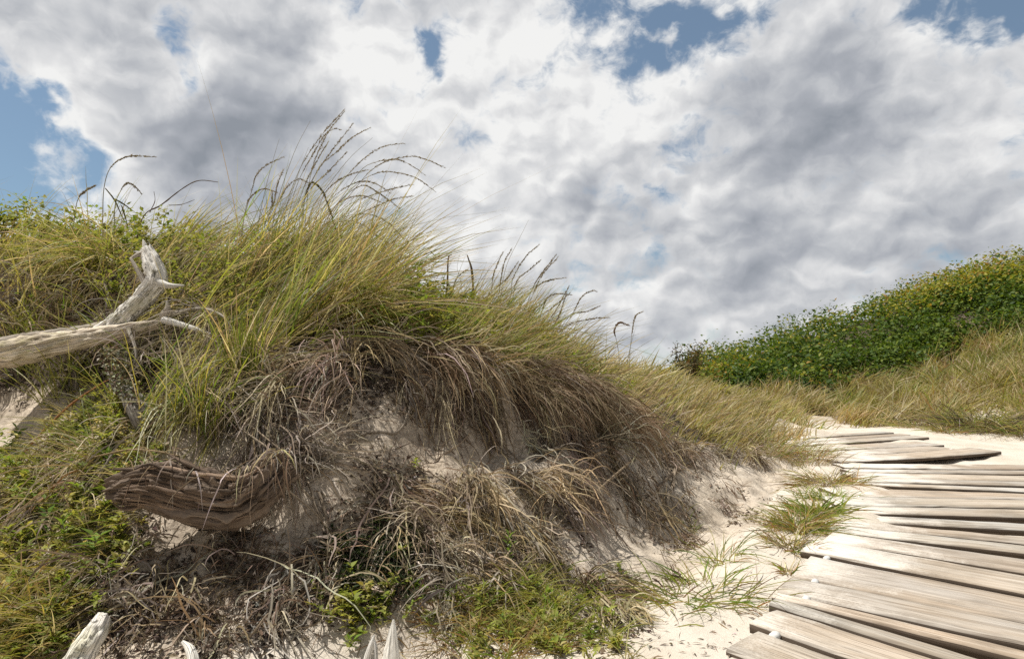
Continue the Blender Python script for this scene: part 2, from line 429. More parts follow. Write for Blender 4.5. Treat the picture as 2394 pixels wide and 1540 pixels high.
def sand_mat():
    m, N = new_mat('sand')
    P = N.n('ShaderNodeNewGeometry').outputs['Position']
    a = N.n('ShaderNodeAttribute', attribute_name='tint').outputs['Color']
    s = N.n('ShaderNodeSeparateColor'); N.set(s.inputs[0], a)
    n = N.noise(P, 3.0, 6, .6); n2 = N.noise(P, 60, 4, .7); n3 = N.noise(P, 420, 2, .6)
    c = N.ramp(n, [(.3, (.50, .44, .36)), (.55, (.61, .555, .48)), (.75, (.68, .63, .565))])
    c = N.mix(N.mr(n3, .35, .65, 0, .4), c, (.47, .405, .325))
    # organic crumbs mixed into the bank's soil
    f = N.m('MULTIPLY', s.outputs[0], N.mr(N.m('ADD', n2, N.m('MULTIPLY', N.noise(P, 9, 5, .6), .9)), .80, 1.08, 0, 1))
    c = N.mix(N.m('MULTIPLY', s.outputs[0], .8), c, (.52, .41, .295))
    c = N.mix(f, c, (.125, .090, .06))
    c = N.mix(N.m('MULTIPLY', s.outputs[1], N.mr(N.noise(P, 34, 5, .65), .30, .50, .55, 1)), c, (.062, .047, .035))
    sp = N.mr(N.noise(P, 150, 2, .5), .66, .72, 0, .8)
    c = N.mix(N.m('MULTIPLY', sp, N.mr(s.outputs[0], 0, 1, .25, 1)), c, (.09, .065, .045))
    b = bump(N, N.m('ADD', N.m('MULTIPLY', n3, .35), n2), .55, .012)
    p = N.n('ShaderNodeBsdfPrincipled', inp={'Base Color': c, 'Roughness': .95, 'Specular IOR Level': .1, 'Normal': b})
    finish(N, p.outputs[0]); return m
M['sand'] = sand_mat()

def wood_mat(name, light, dark, crack, lichen=None, gs=1.0, rough=.85, bstr=.9, bd=.006, sandy=False, moss=None):
    """weathered wood, grain along the UV's second axis (metres)"""
    m, N = new_mat(name)
    uv = N.n('ShaderNodeUVMap', uv_map='UVMap').outputs[0]
    tint = N.n('ShaderNodeAttribute', attribute_name='tint').outputs['Color']
    P = N.n('ShaderNodeNewGeometry').outputs['Position']
    oi = N.n('ShaderNodeObjectInfo').outputs['Random']
    sh = N.n('ShaderNodeCombineXYZ'); N.set(sh.inputs[2], N.m('MULTIPLY', oi, 40))
    uvp = N.v('ADD', uv, sh.outputs[0])
    g1 = N.noise(N.mapping(uvp, (26 * gs, 3.2, 1)), 1, 6, .62, .4)
    g2 = N.noise(N.mapping(uvp, (90 * gs, 7, 1)), 1, 4, .6, .2)
    bl = N.noise(P, 9, 5, .6)
    c = N.mix(N.mr(g1, .32, .68), dark, light)
    c = N.mix(N.mr(g2, .40, .30, 0, .75), c, crack)
    c = N.mix(N.mr(bl, .45, .70, 0, .5), c, dark)
    if lichen: c = N.mix(N.mr(N.noise(P, 38, 5, .65), .56, .62, 0, .85), c, lichen)
    if moss: c = N.mix(N.mr(N.noise(P, 11, 5, .65), .52, .66, 0, .6), c, moss)
    c = N.mix(1.0, c, N.mix(1.0, tint, (2, 2, 2), 'MULTIPLY'), 'MULTIPLY')
    hgt = N.m('ADD', N.m('MULTIPLY', g1, .6), N.m('MULTIPLY', N.mr(g2, .28, .45), .6))
    p = N.n('ShaderNodeBsdfPrincipled', inp={'Base Color': c, 'Roughness': rough, 'Specular IOR Level': .2, 'Normal': bump(N, hgt, bstr, bd)})
    finish(N, p.outputs[0]); return m
# tint 0.5 grey leaves these colours as they are
M['grey_wood'] = wood_mat('bleached_wood', (.68, .63, .55), (.30, .25, .20), (.055, .045, .035), moss=(.26, .24, .12))
M['white_wood'] = wood_mat('white_wood', (.78, .76, .72), (.50, .47, .42), (.10, .085, .07), gs=.6)
M['spotted_wood'] = wood_mat('spotted_wood', (.85, .83, .79), (.62, .58, .52), (.05, .04, .033), lichen=(.07, .062, .055), moss=(.34, .32, .20))
M['lichen_wood'] = wood_mat('lichen_wood', (.38, .345, .31), (.12, .105, .085), (.03, .025, .02), lichen=(.40, .39, .31))
M['brown_wood'] = wood_mat('rotten_wood', (.26, .20, .15), (.080, .056, .042), (.010, .008, .006), gs=.8, bd=.010)
M['twig'] = wood_mat('dry_twig', (.42, .36, .29), (.20, .16, .12), (.07, .05, .04), gs=.3)

def plank_mat():
    m, N = new_mat('plank_wood')
    uv = N.n('ShaderNodeUVMap', uv_map='UVMap').outputs[0]      # x across, y along, metres
    tint = N.n('ShaderNodeAttribute', attribute_name='tint').outputs['Color']
    P = N.n('ShaderNodeNewGeometry').outputs['Position']
    oi = N.n('ShaderNodeObjectInfo').outputs['Random']
    sh = N.n('ShaderNodeCombineXYZ'); N.set(sh.inputs[0], N.m('MULTIPLY', oi, 31)); N.set(sh.inputs[1], N.m('MULTIPLY', oi, 57))
    uvp = N.v('ADD', uv, sh.outputs[0])
    g1 = N.noise(N.mapping(uvp, (42, 1.5, 1)), 1, 6, .62, .9)
    g2 = N.noise(N.mapping(uvp, (260, 4.5, 1)), 1, 4, .65, .3)
    br = N.noise(N.mapping(uvp, (4, 1.1, 1)), 1, 4, .6)
    kn = N.n('ShaderNodeTexVoronoi', feature='F1'); N.set(kn.inputs['Vector'], N.mapping(uvp, (4.2, 1.25, 1))); kn.inputs['Scale'].default_value = 1
    kd = N.mr(N.m('ADD', kn.outputs['Distance'], N.m('MULTIPLY', g1, .05)), .055, .115, 1, 0, True)
    c = N.ramp(g1, [(.30, (.17, .14, .11)), (.48, (.36, .315, .26)), (.66, (.49, .45, .395))])
    c = N.mix(N.mr(br, .42, .66, 0, .42), c, (.42, .305, .20))
    c = N.mix(N.mr(br, .50, .34, 0, .5), c, (.46, .445, .425))
    c = N.mix(N.mr(g2, .44, .30, 0, .9), c, (.10, .07, .047))
    blot = N.noise(P, 5.5, 6, .65); c = N.mix(N.mr(blot, .50, .72, 0, .6), c, (.20, .165, .125))
    c = N.mix(N.m('MULTIPLY', kd, .8), c, (.13, .085, .05))
    c = N.mix(1.0, c, N.mix(1.0, tint, (2, 2, 2), 'MULTIPLY'), 'MULTIPLY')
    # sawn edges: unbleached wood, coloured near black to carry the shade in the gaps
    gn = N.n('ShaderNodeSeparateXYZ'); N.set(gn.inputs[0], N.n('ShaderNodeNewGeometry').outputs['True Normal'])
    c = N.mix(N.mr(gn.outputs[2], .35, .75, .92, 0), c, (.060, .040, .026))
    # sand blown over the planks, thick where the path's edge lies (alpha of 'sandy')
    sd = N.n('ShaderNodeAttribute', attribute_name='sandy').outputs['Fac']
    f = N.mr(N.m('ADD', N.m('ADD', N.noise(P, 7, 5, .6), N.m('MULTIPLY', N.noise(P, 160, 3, .7), .45)), N.m('MULTIPLY', sd, .9)), 1.0, 1.30, 0, .92)
    c = N.mix(N.m('MULTIPLY', f, N.mr(gn.outputs[2], .5, .85)), c, (.66, .615, .55))
    hgt = N.m('ADD', N.m('MULTIPLY', g1, .5), N.m('SUBTRACT', N.m('MULTIPLY', N.mr(g2, .28, .45), .5), N.m('MULTIPLY', kd, .4)))
    p = N.n('ShaderNodeBsdfPrincipled', inp={'Base Color': c, 'Roughness': .8, 'Specular IOR Level': .25, 'Normal': bump(N, hgt, .7, .004)})
    finish(N, p.outputs[0]); return m
M['plank'] = plank_mat()
def plain(name, c, rough=.6, metal=0.0):
    m, N = new_mat(name)
    P = N.n('ShaderNodeNewGeometry').outputs['Position']
    k = N.mix(N.mr(N.noise(P, 120, 4, .6), .35, .7), c, tuple(v * .6 for v in c))
    p = N.n('ShaderNodeBsdfPrincipled', inp={'Base Color': k, 'Roughness': rough, 'Metallic': metal}); finish(N, p.outputs[0]); return m
M['spacer'] = plain('spacer_plastic', (.74, .73, .70), .5)
# ------------------------------------------------------------------ boardwalk
PL = [  # (u,v left) (u,v right): the front top edge of each plank, near to far
 ((-60, 1480), (520, 1700)), ((80, 1325), (740, 1556)), ((196, 1208), (1270, 1540)), ((212, 1168), (1620, 1512)), ((245, 1130), (1714, 1448)),
 ((330, 1040), (1714, 1306)), ((385, 900), (1714, 1155)), ((520, 838), (1714, 1028)), ((560, 775), (1714, 905)), ((590, 738), (1714, 848)),
 ((620, 705), (1714, 765)), ((615, 668), (1714, 698)), ((600, 622), (1714, 640)), ((620, 570), (1714, 590)), ((700, 500), (1714, 543)),
 ((700, 480), (1714, 510)), ((690, 455), (1714, 480)), ((680, 425), (1714, 435)), ((650, 402), (1714, 410)), ((620, 375), (1580, 318)), ((590, 338), (1320, 290)),
 ((440, 300), (1240, 262)), ((380, 270), (1150, 222)), ((330, 252), (1040, 205)), ((270, 238), (940, 192)), ((200, 226), (820, 186))]
FR = []
for k, (a, b) in enumerate(PL):
    A = onplane(*q(*a)); B = onplane(*q(*b)); dv = (B - A) / np.linalg.norm(B - A)
    ln = 1.72 if k < 19 else np.linalg.norm(B - A)
    FR.append((A, A + dv * ln))
# two more planks towards the camera's own feet, out of the frame
for k in range(1):
    A, B = FR[0]; s = np.array([-.10, -.13]); FR.insert(0, (A + s, B + s))
_FA = np.array([f[0] for f in FR]); _FB = np.array([f[1] for f in FR])
def path_field(X, Y):
    """(distance outside the walk, position across it 0..1)"""
    X = np.asarray(X, float).ravel(); Y = np.asarray(Y, float).ravel()
    out = np.full(len(X), 9.0); u = np.zeros(len(X))
    sel = np.where((X > .1) & (X < 5.5) & (Y > .2) & (Y < 7.5))[0]
    for i in range(0, len(sel), 30000):
        j = sel[i:i + 30000]; P = np.stack([X[j], Y[j]], -1)
        d = _FB - _FA; L2 = (d ** 2).sum(-1)
        t = ((P[:, None] - _FA[None]) * d[None]).sum(-1) / L2[None]
        tc = np.clip(t, 0, 1)
        dist = np.linalg.norm(P[:, None] - (_FA[None] + tc[..., None] * d[None]), axis=-1)
        k = dist.argmin(1); out[j] = dist[np.arange(len(j)), k]; u[j] = tc[np.arange(len(j)), k]
    return out, u
def ground_z(X, Y):
    X = np.asarray(X, float); Y = np.asarray(Y, float)
    z = base_z(X, Y) + relief(X, Y)
    d, u = path_field(X, Y); d = d.reshape(X.shape); u = u.reshape(X.shape)
    m = 1 - sstep(.14, .34, d)
    zp = .002 + .026 * fbm(X * 3.3, Y * 3.3, 61, 3) + .016 * (1 - sstep(.02, .30, u)) + .006 * sstep(3.4, 4.6, Y) - .026 * sstep(.05, .2, u) * (1 - sstep(3.6, 5, Y))
    return z * (1 - m) + zp * m

bw = thing('boardwalk', 'weathered plank boardwalk fanning in a curve over white sand beside the dune', 'boardwalk', (1.9, 2.6, 0))
prng = random.Random(5)
WT = [.5] * 40
for k in range(len(FR) - 1):
    A, B = FR[k]; A2, B2 = FR[k + 1]
    d = (B - A); ln = np.linalg.norm(d); d = d / ln; nn = np.array([-d[1], d[0]])
    gap = prng.uniform(.012, .020)
    wl = np.dot(A2 + d * .2 - A, nn); wr = np.dot(A2 + (B2 - A2) * .95 - A, nn)
    wl = float(np.clip(wl - gap * 1.2, .045, .25)); wr = float(np.clip(wr - gap * 2.0, .045, wl + .012)); wr = max(wr, min(wl, .08) * .9)
    w = wl
    n = 40; s = np.linspace(0, ln, n)
    # slightly bowed and cupped
    bow = prng.uniform(-.002, .004); tw = prng.uniform(-.004, .004)
    lift = prng.uniform(-.003, .003) + (.003 if k == 20 else .004 if k in (7, 8) else 0)
    bend = .007 if k == 20 else prng.uniform(-.004, .004)
    th = prng.uniform(.022, .028)
    e = .005
    prof = [(e, 0), (w * .33, .0015), (w * .66, .0015), (w - e, 0), (w, -e), (w, -th), (0, -th), (0, -e)]
    np_ = len(prof)
    V = []; U = []; S = []
    for i, si in enumerate(s):
        t = si / ln; ww = (wl + (wr - wl) * t) / w
        c = A + d * si
        zz = .03 + lift + bow * math.sin(t * PI) + bend * (2 * t - .7) ** 2 * (1 if k == 20 else .5)
        for j, (x, z) in enumerate(prof):
            jx = .0010 * vnoise(si * 9 + k * 7.3, j * 3.1 + k, 3) + .0010 * vnoise(si * 34, j * 1.7 + k, 4)
            p = c + nn * (x * ww + jx)
            V.append((p[0], p[1], zz + z + tw * (x / w - .5) * (2 * t - 1) + .0012 * vnoise(si * 12 + k, j + k * 2.0, 5)))
            U.append((x + abs(z) * 1.3 + k * .37, si + k * 1.7)); S.append(np.clip(1.0 - t * (3.4 if k < 16 else 2.0), 0, 1) * (.45 if k < 7 else .8 if k < 19 else .95) + (.22 if k > 18 else 0) + prng.uniform(-.02, .02))
    Q = []
    for i in range(n - 1):
        for j in range(np_):
            Q.append((i * np_ + j, (i + 1) * np_ + j, (i + 1) * np_ + (j + 1) % np_, i * np_ + (j + 1) % np_))
    # ragged sawn ends
    cap = [tuple(range(np_)), tuple((n - 1) * np_ + j for j in range(np_ - 1, -1, -1))]
    g = prng.uniform(.42, .58); warm = prng.uniform(-.02, .02)
    me = mesh_np('plank', np.array(V), [np.array(Q), np.array(cap)], np.tile([g + warm, g, g - warm * .8], (len(V), 1)), np.array(U), origin=bw.location)
    at = me.attributes.new('sandy', 'FLOAT', 'POINT'); at.data.foreach_set('value', np.array(S, np.float32))
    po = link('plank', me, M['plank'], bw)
    if k in (2, 5, 6, 7, 13, 14, 21):
        si = prng.uniform(.055, .085) if k < 20 else ln * .93
        c = A + d * si - nn * .004
        ball = Bag(); V, Qd, Tr, C, U2 = tube([(c[0] - nn[0] * .02, c[1] - nn[1] * .02, .024), (c[0] + nn[0] * .004, c[1] + nn[1] * .004, .026)], [.0085, .0105, .0105, .0085], 12, 8)
        ball.add(V, Qd, Tr, C, U2)
        link('spacer', ball.mesh('spacer', origin=bw.location, smooth=True), M['spacer'], po)

# ------------------------------------------------------------------ the ground: one sheet to the horizon
def spaced(lo, hi, step, far):
    a = list(np.arange(lo, hi + 1e-6, step)); g = step
    b = []; x = hi
    while x < far: g *= 1.22; x += g; b.append(x)
    c = []; x = lo; g = step
    while x > -far: g *= 1.22; x -= g; c.append(x)
    return np.array(c[::-1] + a + b)
gx = spaced(-2.2, 3.6, .016, 600); gy1 = np.arange(.6, 4.2, .014); gy = []
y = 4.2; g = .014
while y < 1200: gy.append(y); g = min(g * 1.02, .06) if y < 17 else g * 1.2; y += g
yb = []; y = .6; g = .05
while y > -600: g *= 1.3; y -= g; yb.append(y)
gy = np.concatenate([np.array(yb[::-1]), gy1, np.array(gy)])
GX, GY = np.meshgrid(gx, gy)
GZ = ground_z(GX, GY)
nx, ny = len(gx), len(gy)
i = (np.arange(ny - 1)[:, None] * nx + np.arange(nx - 1)[None, :])
Q = np.stack([i, i + 1, i + nx + 1, i + nx], -1).reshape(-1, 4)
gV = np.stack([GX, GY, GZ], -1).reshape(-1, 3)
_bx = xD(gV[:, 0], gV[:, 1])
dirt = bankness(gV[:, 0], gV[:, 1]) * .55 * (1 - .45 * sstep(1250, 1500, _bx))
dirt = np.maximum(dirt, .5 * (1 - sstep(350, 600, _bx)) * (gV[:, 1] > .5) * (gV[:, 1] < 2.4))
dirt = np.clip(np.maximum(dirt, .55 * sstep(7.4, 9.5, gV[:, 1]) * sstep(1500, 1800, _bx)), 0, 1)
def _inp(x, y, poly):
    c = np.zeros(len(x), bool); j = len(poly) - 1
    for i in range(len(poly)):
        xi, yi = poly[i]; xj, yj = poly[j]
        c ^= ((yi > y) != (yj > y)) & (x < (xj - xi) * (y - yi) / ((yj - yi) if yj != yi else 1e-9) + xi); j = i
    return c
# humus under plants on crest and far slope; round the log, shade painted dark
_by = YH - (gV[:, 2] - H) * F / np.maximum(gV[:, 1], .05)
_ln = .06 * fbm(gV[:, 0] * 6, gV[:, 1] * 6, 71, 3)
hum_shade = sstep(-.02, .16, gV[:, 1] - lip(_bx) + _ln) * (gV[:, 1] > .5) * (_bx < 1790)
hum_shade = np.maximum(hum_shade, 1.0 * ((gV[:, 1] > 1.4) & (gV[:, 1] < 2.9) & _inp(_bx, _by, [(-400, 560), (420, 590), (640, 700), (860, 830), (760, 940), (600, 1010), (420, 1010), (250, 900), (-400, 920)])))
hum_shade = np.maximum(hum_shade, .75 * ((gV[:, 1] > 1.0) & (gV[:, 1] < 2.0) & _inp(_bx, _by, [(200, 1290), (420, 1260), (640, 1340), (780, 1440), (600, 1510), (200, 1500)])) * (vnoise(gV[:, 0] * 14, gV[:, 1] * 14, 73) > -.2))
hum_shade = np.maximum(hum_shade, .9 * sstep(8.6, 9.6, gV[:, 1] + .5 * vnoise(gV[:, 0] * 1.2, gV[:, 1] * 1.2, 74)) * (_bx > 1500))
hum_shade = np.maximum(hum_shade, .95 * sstep(10, 13, np.hypot(gV[:, 0], gV[:, 1])) * (gV[:, 1] > -2))
ground = link('ground', mesh_np('ground', gV, [Q], np.stack([dirt, hum_shade, dirt * 0], -1), smooth=True), M['sand'], kind='structure')
# ------------------------------------------------------------------ looking up the finished ground
def gz(X, Y):
    X = np.asarray(X, float); Y = np.asarray(Y, float)
    i = np.clip(np.searchsorted(gx, X) - 1, 0, nx - 2); j = np.clip(np.searchsorted(gy, Y) - 1, 0, ny - 2)
    fx = np.clip((X - gx[i]) / (gx[i + 1] - gx[i]), 0, 1); fy = np.clip((Y - gy[j]) / (gy[j + 1] - gy[j]), 0, 1)
    return (GZ[j, i] * (1 - fx) + GZ[j, i + 1] * fx) * (1 - fy) + (GZ[j + 1, i] * (1 - fx) + GZ[j + 1, i + 1] * fx) * fy
_vx = np.arange(-320, 2721, 8.0); _vd = np.geomspace(.9, 24, 700)
_VX = (_vx[:, None] - CX) / F * _vd[None]; _VY = np.tile(_vd, (len(_vx), 1))
_vy = YH - (gz(_VX, _VY) - H) * F / _VY
_vy = np.minimum.accumulate(_vy, axis=1)            # first ground seen at or above each row
_rows = np.arange(480, 1660, 4.0)
_dep = np.array([[_vd[min(np.searchsorted(-c, -r), len(_vd) - 1)] for r in _rows] for c in _vy])
def seen(x, y):
    """ground points (n,3) that show at these survey positions"""
    x = np.atleast_1d(np.asarray(x, float)); y = np.atleast_1d(np.asarray(y, float))
    i = np.clip(np.round((x - _vx[0]) / 8).astype(int), 0, len(_vx) - 1); j = np.clip(np.round((y - _rows[0]) / 4).astype(int), 0, len(_rows) - 1)
    d = _dep[i, j]
    X = (x - CX) / F * d
    return np.stack([X, d, gz(X, d)], -1)
def G(x, y): return seen(x, y)[0]
def inpoly(x, y, poly):
    c = np.zeros(len(x), bool); n = len(poly); j = n - 1
    for i in range(n):
        xi, yi = poly[i]; xj, yj = poly[j]
        c ^= ((yi > y) != (yj > y)) & (x < (xj - xi) * (y - yi) / ((yj - yi) if yj != yi else 1e-9) + xi)
        j = i
    return c
BARE = [[(-200, 935), (105, 950), (110, 1040), (60, 1065), (-200, 1075)], [(610, 1250), (740, 1225), (720, 1330), (640, 1360)], [(785, 1110), (850, 1100), (870, 1230), (810, 1260)],
        [(1340, 1230), (1440, 1180), (1560, 1330), (1480, 1350), (1380, 1330)], [(1040, 1040), (1180, 1080), (1150, 1140), (1040, 1110)], [(840, 1020), (960, 1030), (930, 1080), (830, 1090)],
        [(640, 1500), (860, 1500), (860, 1560), (640, 1560)], [(1490, 1440), (1760, 1400), (1760, 1560), (1470, 1560)]]
def fill(n, poly, r=rng, soft=0):
    p = np.array(poly, float); lo, hi = p.min(0), p.max(0); X = []; got = 0
    while got < n:
        a = r.uniform(lo, hi, (2 * n + 20, 2)); a = a[inpoly(a[:, 0], a[:, 1], poly)]
        bare = np.zeros(len(a), bool)
        for p_ in BARE: bare |= inpoly(a[:, 0], a[:, 1], p_)
        a = a[~bare | (r.random(len(a)) < .03)]
        X.append(a); got += len(a)
    a = np.concatenate(X)[:n]
    if soft: a = a + r.normal(0, soft, a.shape)
    return seen(a[:, 0], a[:, 1])
def polar(n, x0, x1, s0, s1, r=rng, pw=1.0):
    """points behind the bank's lip, even over bearing, s metres behind it"""
    x = r.uniform(x0, x1, n); d = lip(x) + s0 + (s1 - s0) * r.uniform(0, 1, n) ** pw
    X = (x - CX) / F * d
    return np.stack([X, d, gz(X, d)], -1)

# ------------------------------------------------------------------ colours of plants
def C_(*a): return np.array(a)
GREEN = C_((.11, .185, .025), (.165, .245, .034), (.23, .285, .045), (.31, .325, .06))
OLIVE = C_((.26, .255, .06), (.34, .315, .085), (.42, .365, .12), (.20, .225, .05))
STRAW = C_((.50, .42, .26), (.62, .53, .36), (.42, .33, .19), (.33, .25, .145))
GREYS = C_((.38, .335, .28), (.48, .43, .37), (.28, .235, .19), (.20, .165, .13))
BROWN = C_((.15, .10, .065), (.11, .075, .05), (.19, .135, .085), (.085, .058, .04))
RUST = C_((.33, .17, .06), (.27, .15, .055), (.38, .24, .09), (.24, .17, .06))
UMBER = C_((.21, .15, .095), (.26, .19, .12), (.16, .115, .075), (.32, .25, .17))
HUMUS_SHADE = C_((.055, .042, .033), (.04, .03, .025), (.085, .065, .05), (.13, .10, .075))
def pick(n, mix, r=rng, jit=.14):
    """mix: [(weight, palette)]"""
    w = np.array([m[0] for m in mix], float); w /= w.sum()
    k = r.choice(len(mix), n, p=w); out = np.zeros((n, 3))
    for i, (_, p) in enumerate(mix):
        s = k == i; out[s] = p[r.integers(0, len(p), s.sum())]
    return np.clip(out * (1 + r.normal(0, jit, (n, 1))) * (1 + r.normal(0, .05, (n, 3))), .01, .8)

def blades(base, L, hw, az, tilt, droop, col, K=6, tipcol=None, rootcol=None, r=rng, wind=(1, .1), wl=.0):
    """grass blades standing at base: az/tilt of the start, droop bends the tip over towards az"""
    n = len(base); t = np.linspace(0, 1, K)[None, :, None]
    dx = np.stack([np.cos(az), np.sin(az), np.zeros(n)], -1)
    d0 = nrm(np.stack([np.cos(az) * np.tan(tilt), np.sin(az) * np.tan(tilt), np.ones(n)], -1))
    w = np.array([wind[0], wind[1], 0])[None, :]
    bend = dx * (droop * .8)[:, None] + w * wl - np.array([0, 0, 1])[None] * (droop ** 1.5 * .55)[:, None]
    P = base[:, None, :] + L[:, None, None] * (d0[:, None, :] * t + bend[:, None, :] * t ** 2.2)
    T = nrm(np.gradient(P, axis=1))
    fa = r.uniform(0, 2 * PI, n)
    ref = np.stack([np.cos(fa), np.sin(fa), np.zeros(n)], -1)[:, None, :]
    side = nrm(np.cross(T, np.broadcast_to(ref, T.shape)) + 1e-6)
    prof = np.interp(np.linspace(0, 1, K), [0, .15, .6, 1], [.7, 1, .8, .06])
    Wd = hw[:, None] * prof[None]
    tt = np.linspace(0, 1, K)[None, :, None]
    c = np.repeat(col[:, None, :], K, 1)
    if rootcol is not None: c = c + (rootcol[:, None, :] - c) * np.clip(1 - tt * 3.2, 0, 1)
    if tipcol is not None: c = c + (tipcol[:, None, :] - c) * np.clip((tt - .62) / .38, 0, 1)
    return strips(P, Wd, side, c)

def drape(base, v0, L, hw, col, K=9, grav=.25, off=None, r=rng, wob=.18, stiff=.0):
    """limp strands: leave base along v0, sink, and lie down on the ground"""
    n = len(base); p = base.copy(); v = nrm(v0.copy()); ds = (L / (K - 1))[:, None]
    off = off if off is not None else r.uniform(.002, .03, n)
    P = [p.copy()]
    for k in range(K - 1):
        v = nrm(v + np.array([0, 0, -grav])[None] + r.normal(0, wob, (n, 3)))
        q_ = p + v * ds
        g = gz(q_[:, 0], q_[:, 1]) + off
        q_[:, 2] = np.maximum(q_[:, 2], g)
        v = nrm(v * stiff + nrm(q_ - p)); p = q_; P.append(p.copy())
    P = np.stack(P, 1)
    T = nrm(np.gradient(P, axis=1)); ref = nrm(r.normal(0, 1, (n, 1, 3)))
    side = nrm(np.cross(T, np.broadcast_to(ref, T.shape)))
    prof = np.interp(np.linspace(0, 1, K), [0, .2, .7, 1], [.8, 1, .8, .15])
    return strips(P, hw[:, None] * prof[None], side, col)

def leaves(pos, axis, nor, ln, wd, col, fold=.25):
    """folded leaf: six points, four faces"""
    n = len(pos); a = nrm(axis); s = nrm(np.cross(a, nor)); u = np.cross(s, a)
    l = ln[:, None]; w = wd[:, None]
    p0 = pos; p3 = pos + a * l - u * l * .12
    m = pos + a * l * .45
    l1 = m - s * w + u * w * fold * 2; r1 = m + s * w + u * w * fold * 2
    V = np.stack([p0, l1, m, r1, p3], 1).reshape(-1, 3)
    b = np.arange(n)[:, None] * 5
    T = np.concatenate([b + np.array([[0, 2, 1]]), b + np.array([[0, 3, 2]]), b + np.array([[1, 2, 4]]), b + np.array([[2, 3, 4]])])
    return V, T, np.repeat(col, 5, 0)

def add_strips(bag, res): bag.add(res[0], quads=res[1], C=res[2])
def add_leaves(bag, res): bag.add(res[0], tris=res[1], C=res[2])

U = lambda a, b, n, r=rng: r.uniform(a, b, n)
# ------------------------------------------------------------------ stuff: the grass on the dune's crest
def crest(n, x0, x1, s0, s1, Lr, mix, hw=(.0014, .0036), tilt=(.05, .5), droop=(.05, .9), pw=1.0, clump=.035, K=7, seedr=1, lean=0.1, per=38, wl=.06, cs=.5, bs=.45):
    """tussocks: each has its own reach, lean, colour and share of dead blades"""
    r = np.random.default_rng(seedr)
    nc = max(6, n // per)
    cb = polar(nc, x0, x1, s0, s1, r, pw)
    k = r.integers(0, nc, n)
    sc = cb[k, 1] / 2.6
    b = cb[k] + np.stack([r.normal(0, clump, n) * sc, r.normal(0, clump, n) * sc, np.zeros(n)], -1)
    b[:, 2] = gz(b[:, 0], b[:, 1]) - .01
    ca = r.normal(lean, cs, nc); cl = r.uniform(.3, 1.35, nc); ctl = r.uniform(-.1, .35, nc)
    az = ca[k] + r.normal(0, bs, n)
    L = r.uniform(*Lr, n) * cl[k]
    ct = pick(nc, mix, r, .25)
    col = ct[k] * .6 + pick(n, mix, r, .25) * .4
    w = U(*hw, n, r) * np.maximum(1, b[:, 1] / 2.6) ** .7
    st = pick(n, [(3, STRAW), (1, GREYS)], r)
    dead = r.random(n) < r.uniform(.05, .5, nc)[k]
    col = np.where(dead[:, None], st, col)
    br = pick(n, [(2, BROWN), (2, UMBER), (1, STRAW)], r); rc = np.where(r.random((n, 1)) < .75, br, col); tc = np.where(r.random((n, 1)) < .5, st, col)
    tl = np.clip(U(*tilt, n, r) + ctl[k] + dead * r.uniform(0, .5, n), .02, 1.3)
    dr = U(*droop, n, r); dr = np.where(r.random(n) < .12, dr + .7, dr)
    return blades(b, L, w, az, tl, dr, col, K, tc, rc, r, wl=wl)
bag = Bag()
MIXA = [(5, OLIVE), (3, GREEN), (4, STRAW)]
MIXB = [(4, OLIVE), (3, GREEN), (5, STRAW), (1, RUST)]
MIXC = [(4, OLIVE), (2, GREEN), (6, STRAW), (2, RUST)]
add_strips(bag, crest(2100, -330, 420, -.05, 1.1, (.12, .32), MIXB, seedr=11, tilt=(.15, .7), droop=(.0, .6)))
add_strips(bag, crest(1950, 330, 760, -.02, 1.0, (.16, .40), MIXA, seedr=12, tilt=(.25, .75), droop=(.0, .5), cs=.35))
add_strips(bag, crest(1100, 560, 830, .0, .8, (.20, .46), MIXA, seedr=13, tilt=(.2, .7), droop=(.0, .5), cs=.35))
add_strips(bag, crest(2000, 820, 1180, .05, 1.0, (.09, .25), MIXA, seedr=14, tilt=(.2, .8), droop=(.0, .6)))
add_strips(bag, crest(3200, 1080, 1480, .10, 1.4, (.07, .22), MIXB, seedr=15, pw=.9, droop=(.0, .6), tilt=(.1, .6), wl=.08))
add_strips(bag, crest(3200, 1400, 1760, .10, 2.2, (.06, .18), MIXC, seedr=16, clump=.05, droop=(.0, .35), tilt=(.2, .6), wl=.05))
add_strips(bag, crest(2600, 1600, 1875, .0, 2.6, (.09, .24), MIXC, seedr=17, clump=.05, droop=(.0, .4), tilt=(.1, .6), wl=.04))
add_strips(bag, crest(2000, -330, 1500, 1.0, 3.6, (.08, .22), MIXB, seedr=18, clump=.06, K=5))
# taller single blades that break the skyline
add_strips(bag, crest(520, -330, 620, .0, .9, (.26, .46), [(3, OLIVE), (2, STRAW), (2, GREYS)], (.0010, .0022), (.15, .55), (.15, .7), seedr=191, per=4))
add_strips(bag, crest(300, 560, 860, .0, .6, (.38, .72), [(3, OLIVE), (2, STRAW), (2, GREYS)], (.0010, .0022), (.10, .45), (.1, .7), seedr=192, per=6))
add_strips(bag, crest(420, 980, 1520, .1, 1.2, (.20, .38), [(3, OLIVE), (2, STRAW), (2, GREYS)], (.0010, .0022), (.10, .55), (.1, .6), seedr=193, per=4))
add_strips(bag, crest(260, 1400, 1800, .1, 1.8, (.18, .32), [(3, OLIVE), (3, STRAW)], (.0010, .0020), (.10, .6), (.1, .6), seedr=194, per=4))
link('dune_grass', bag.mesh('dune_grass'), M['grass'], kind='stuff', label='wind-bent green and straw marram grass covering the dune crest')

